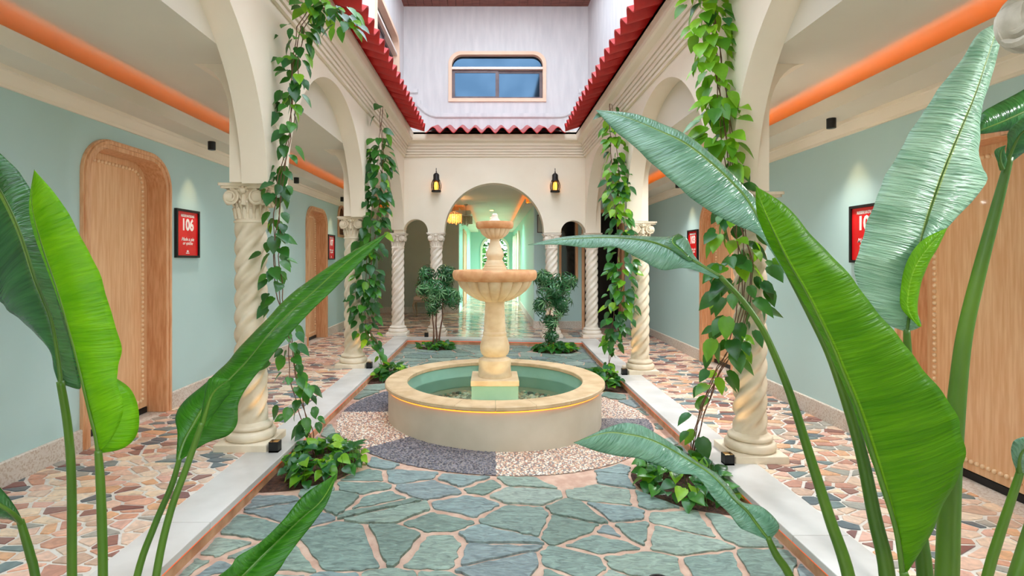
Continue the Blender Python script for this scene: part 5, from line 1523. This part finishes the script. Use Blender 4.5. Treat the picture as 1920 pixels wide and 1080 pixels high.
big_leaf(pl1, [(113, 718, 108, 716, 120, 722), (112, 700, 100, 690, 152, 728), (107, 663, 92, 652, 146, 690), (95, 598, 50, 612, 128, 620), (65, 521, 10, 575, 108, 545), (36, 432, -30, 540, 85, 440), (3, 361, -90, 460, 55, 350), (-40, 290, -130, 360, 5, 292), (-80, 220, -80, 220, -80, 220)],
         1.72, 1.80, 0.05, 0.10, M['leaf_dark'], 'dark glossy leaf cut by the left edge of the view', 1, [(113, 715, 1.72, 13), (127, 800, 1.71, 14), (134, 900, 1.69, 15), (135, 1085, 1.66, 16)])
big_leaf(pl1, [(184, 848, 183, 850, 187, 848), (179, 815, 235, 838, 213, 817, .05, 0), (170, 781, 262, 800, 231, 770, .09, 0), (159, 735, 246, 734, 221, 725, .10, .0), (148, 690, 205, 700, 222, 690, .12, 0.02), (133, 633, 160, 640, 225, 645, .14, 0.03), (107, 544, 125, 560, 194, 535, .14, 0.04), (77, 456, 90, 480, 155, 448, .12, .04), (60, 385, 66, 400, 108, 370, .08, .03), (64, 318, 64, 318, 64, 318, 0, 0)],
         1.58, 1.64, 0.1, 0.03, M['leaf_lime'], 'bright yellow-green upright leaf', 2, [(184, 845, 1.58, 12), (188, 900, 1.58, 15), (191, 980, 1.57, 16), (193, 1085, 1.56, 16)])
big_leaf(pl1, [(40, 982, 38, 984, 44, 980), (24, 964, 18, 974, 32, 955), (-4, 945, -8, 970, 9, 925), (-60, 905, -60, 945, -35, 885), (-140, 850, -140, 850, -140, 850)],
         1.52, 1.40, 0.03, 0.03, M['leaf_dark'], 'low dark leaf at the bottom left corner', 3, [(38, 976, 1.52, 12), (48, 1010, 1.53, 14), (58, 1045, 1.54, 15), (67, 1085, 1.55, 15)])
big_leaf(pl2, [(335, 862, 330, 860, 340, 862), (345, 830, 333, 812, 385, 832), (362, 798, 328, 782, 425, 818), (382, 765, 345, 752, 445, 795), (405, 738, 386, 718, 448, 755), (432, 710, 408, 696, 470, 715), (465, 675, 425, 680, 500, 680), (500, 632, 455, 645, 535, 636), (545, 585, 500, 598, 577, 590), (590, 545, 545, 552, 622, 546), (640, 500, 596, 514, 662, 506), (685, 465, 662, 471, 702, 465), (727, 436, 727, 436, 727, 436)],
         1.60, 1.95, 0.05, -0.03, M['leaf_mid'], 'long twisted leaf slanting up to the right', 4, [(337, 858, 1.60, 9), (322, 910, 1.60, 11), (290, 985, 1.59, 12), (256, 1085, 1.57, 13)])
big_leaf(pl2, [(379, 798, 373, 795, 388, 800), (386, 772, 380, 760, 402, 775), (395, 745, 386, 725, 420, 750), (408, 728, 396, 708, 432, 735), (430, 712, 430, 712, 430, 712)],
         1.56, 1.58, 0.01, 0.02, M['leaf_mid'], 'small curled leaf at the foot of the twisted leaf', 5, [(379, 792, 1.56, 10), (352, 870, 1.56, 12), (318, 965, 1.55, 13), (292, 1085, 1.54, 14)])
big_leaf(pl2, [(330, 1200, 325, 1195, 340, 1205), (390, 1140, 365, 1115, 425, 1165), (455, 1080, 428, 1066, 512, 1082), (485, 1050, 445, 1044, 538, 1045), (514, 1021, 484, 1020, 558, 1018), (563, 974, 529, 977, 594, 972), (604, 938, 572, 926, 615, 940), (632, 888, 632, 888, 632, 888)],
         1.40, 1.62, -0.03, 0.0, M['leaf_mid'], 'low leaf pointing up from the bottom edge of the view', 6, [(332, 1198, 1.40, 12), (300, 1240, 1.42, 14)])
# right hand plants
big_leaf(pr2, [(1478, 512, 1474, 516, 1482, 508), (1442, 448, 1428, 447, 1456, 450), (1410, 389, 1385, 424, 1424, 384), (1389, 359, 1342, 403, 1403, 357), (1342, 312, 1285, 362, 1356, 309), (1287, 269, 1225, 308, 1300, 261), (1235, 244, 1182, 269, 1247, 234), (1175, 220, 1147, 240, 1188, 213), (1117, 206, 1117, 206, 1117, 206)],
         1.85, 2.25, -0.03, 0.05, M['leaf_blue'], 'long blue-green leaf drooping towards the roof corner', 7, [(1478, 510, 1.85, 12), (1520, 590, 1.85, 14), (1562, 680, 1.84, 16), (1610, 830, 1.82, 20), (1640, 970, 1.79, 24), (1664, 1085, 1.76, 27)])
big_leaf(pr1, [(1693, 1078, 1690, 1079, 1698, 1078), (1682, 1002, 1679, 1004, 1752, 990, .02, 0), (1665, 940, 1660, 942, 1787, 912, .03, 0), (1647, 883, 1641, 886, 1808, 848, .04, -.01), (1627, 820, 1620, 823, 1800, 790, .05, -.01), (1605, 756, 1597, 759, 1757, 726, .05, 0), (1580, 695, 1571, 699, 1715, 668, .06, 0), (1556, 637, 1546, 642, 1672, 618, .06, 0.01), (1514, 552, 1501, 558, 1610, 538, .05, .01), (1482, 497, 1467, 503, 1563, 483, .05, .01), (1457, 447, 1440, 454, 1518, 436, .04, .01), (1433, 395, 1419, 400, 1470, 383, .02, .01), (1417, 349, 1417, 349, 1417, 349, 0, 0)],
         1.50, 1.62, 0.0, 0.0, M['leaf_bright'], 'huge bright green leaf in front of everything on the right', 8, [(1694, 1072, 1.50, 14), (1702, 1120, 1.50, 18)])
big_leaf(pr1, [(1700, 622, 1695, 621, 1706, 621), (1704, 592, 1655, 602, 1727, 610, .02, -.02), (1709, 555, 1615, 550, 1715, 585, .03, -.06), (1717, 508, 1603, 492, 1693, 548, .03, -.07), (1728, 452, 1620, 442, 1712, 480, .03, -.06), (1743, 397, 1635, 390, 1776, 427, .03, -.01), (1768, 324, 1668, 316, 1846, 345, .03, .03), (1798, 251, 1706, 250, 1836, 282, .03, .04), (1829, 177, 1752, 178, 1843, 200, .03, .03), (1853, 104, 1802, 112, 1866, 122, .02, .02), (1866, 65, 1836, 62, 1877, 72, .01, .01), (1873, 42, 1873, 42, 1873, 42, 0, 0)],
         1.95, 2.05, 0.0, 0.0, M['leaf_pale'], 'tall pale ribbed leaf with a curled edge', 9, [(1700, 618, 1.95, 11), (1704, 700, 1.94, 15), (1712, 850, 1.9, 20), (1722, 980, 1.86, 24), (1735, 1085, 1.82, 27)])
big_leaf(pr1, [(1722, 612, 1716, 606, 1728, 612), (1703, 580, 1690, 578, 1722, 590), (1704, 540, 1689, 540, 1724, 545), (1716, 500, 1701, 488, 1736, 505), (1742, 462, 1730, 450, 1758, 466), (1776, 427, 1776, 427, 1776, 427)],
         1.86, 1.93, 0.02, 0.03, M['leaf_lime'], 'bright curled margin of the pale leaf', 16, None, 0.025, False)
big_leaf(pr2, [(1350, 519, 1345, 523, 1354, 517), (1299, 489, 1287, 503, 1306, 485), (1253, 465, 1240, 506, 1284, 444), (1215, 452, 1198, 485, 1242, 444), (1160, 446, 1152, 463, 1166, 441), (1105, 446, 1105, 465, 1108, 440), (1048, 450, 1048, 459, 1050, 445), (990, 459, 990, 459, 990, 459)],
         2.1, 2.5, -0.05, 0.08, M['leaf_blue'], 'arching leaf seen edge on in front of the right shrub', 10, [(1350, 518, 2.1, 9), (1389, 559, 2.08, 10), (1419, 600, 2.05, 11), (1442, 642, 2.03, 12), (1480, 735, 1.98, 14), (1520, 860, 1.92, 17), (1555, 970, 1.88, 20), (1592, 1085, 1.84, 23)])
big_leaf(pr2, [(1296, 488, 1292, 490, 1300, 486), (1278, 470, 1262, 472, 1288, 474), (1262, 456, 1240, 458, 1283, 456), (1262, 446, 1246, 449, 1280, 443), (1272, 438, 1272, 438, 1272, 438)],
         2.14, 2.3, 0.02, 0.02, M['leaf_dark'], 'darker back lobe of the arching leaf', 17, None, 0.01, False)
big_leaf(pr2, [(1440, 1012, 1434, 1010, 1448, 1008), (1420, 985, 1398, 995, 1462, 985), (1400, 958, 1386, 988, 1430, 951), (1375, 935, 1366, 962, 1390, 940), (1352, 908, 1338, 934, 1370, 915), (1325, 884, 1306, 893, 1342, 887), (1295, 865, 1268, 888, 1305, 864), (1259, 843, 1245, 876, 1266, 836), (1220, 824, 1200, 861, 1228, 811), (1180, 814, 1160, 855, 1194, 795), (1135, 811, 1115, 845, 1152, 797), (1076, 830, 1076, 830, 1076, 830)],
         1.85, 2.15, -0.04, 0.05, M['leaf_blue'], 'low drooping leaf in front of the right ground cover', 11, [(1440, 1008, 1.85, 10), (1455, 1040, 1.85, 14), (1485, 1090, 1.85, 16)])
big_leaf(pr1, [(2100, 140, 2095, 150, 2095, 135), (2000, 172, 2000, 235, 1988, 115), (1930, 205, 1928, 242, 1924, 165), (1880, 228, 1882, 246, 1868, 195), (1845, 242, 1846, 251, 1840, 213), (1823, 251, 1823, 251, 1823, 251)],
         2.2, 2.25, 0.03, 0.03, M['leaf_dark'], 'dark leaf entering from the upper right edge', 12, [(2095, 142, 2.2, 10), (2080, 400, 2.15, 16), (1990, 800, 2.0, 22), (1900, 1100, 1.9, 26)])
big_leaf(pr1, [(1888, 305, 1884, 303, 1894, 307), (1900, 275, 1889, 268, 1925, 282), (1915, 250, 1892, 245, 1950, 265), (1950, 222, 1922, 218, 1985, 250), (2000, 190, 2000, 190, 2000, 190)],
         1.75, 1.70, 0.0, 0.04, M['leaf_dark'], 'curled young leaf at the right edge', 13, [(1893, 295, 1.75, 12), (1868, 390, 1.75, 18), (1836, 510, 1.75, 22), (1810, 620, 1.75, 25), (1797, 720, 1.74, 28), (1785, 860, 1.72, 33), (1779, 980, 1.7, 36), (1775, 1090, 1.68, 38)])
big_leaf(pr1, [(1880, 318, 1877, 317, 1884, 317), (1875, 303, 1866, 292, 1888, 300), (1876, 285, 1867, 280, 1884, 282), (1886, 272, 1886, 272, 1886, 272)],
         1.74, 1.73, 0.0, 0.0, M['leaf_dark'], 'small torn leaf tip on the tall stalk', 14)
big_leaf(pr1, [(1912, 888, 1908, 886, 1918, 889), (1910, 865, 1898, 862, 1928, 875), (1917, 845, 1896, 836, 1948, 860), (1942, 828, 1915, 820, 1975, 850), (2010, 800, 2010, 800, 2010, 800)],
         1.45, 1.40, 0.0, 0.03, M['leaf_blue'], 'young leaf cut by the right edge near the door', 15, [(1913, 885, 1.45, 12), (1895, 940, 1.46, 14), (1872, 1010, 1.48, 16), (1850, 1085, 1.5, 17)])

# ------------------------------------------------------------------ interior lamps of the walkways, lobby and corridor
def downlight(x, y, label, power, col, cat_group='round recessed ceiling downlights'):
    root = empty('recessed_downlight', (x, y, ZC), label, 'downlight', cat_group)
    obj('trim_ring', MB().lathe([(0.05, 0.0), (0.062, -0.004), (0.062, 0.0)], (x, y, ZC), 20), M['whitepaint'], root, 40, fix=False)
    obj('lens', MB().lathe([(0.0, -0.002), (0.05, -0.002)], (x, y, ZC), 16), M['uplens'], root, fix=False)
    light('SPOT', 'downlight_beam', (x, y, ZC - 0.02), power, col, 0.05, (0, 0, 0), radians(150), 1.0)
CORR = (0.50, 1.0, 0.84)
for i, y in enumerate((15.6, 18.2, 20.8)):
    downlight(0.0, y, ('nearest', 'middle', 'farthest')[i] + ' ceiling downlight of the long corridor', 130, CORR)
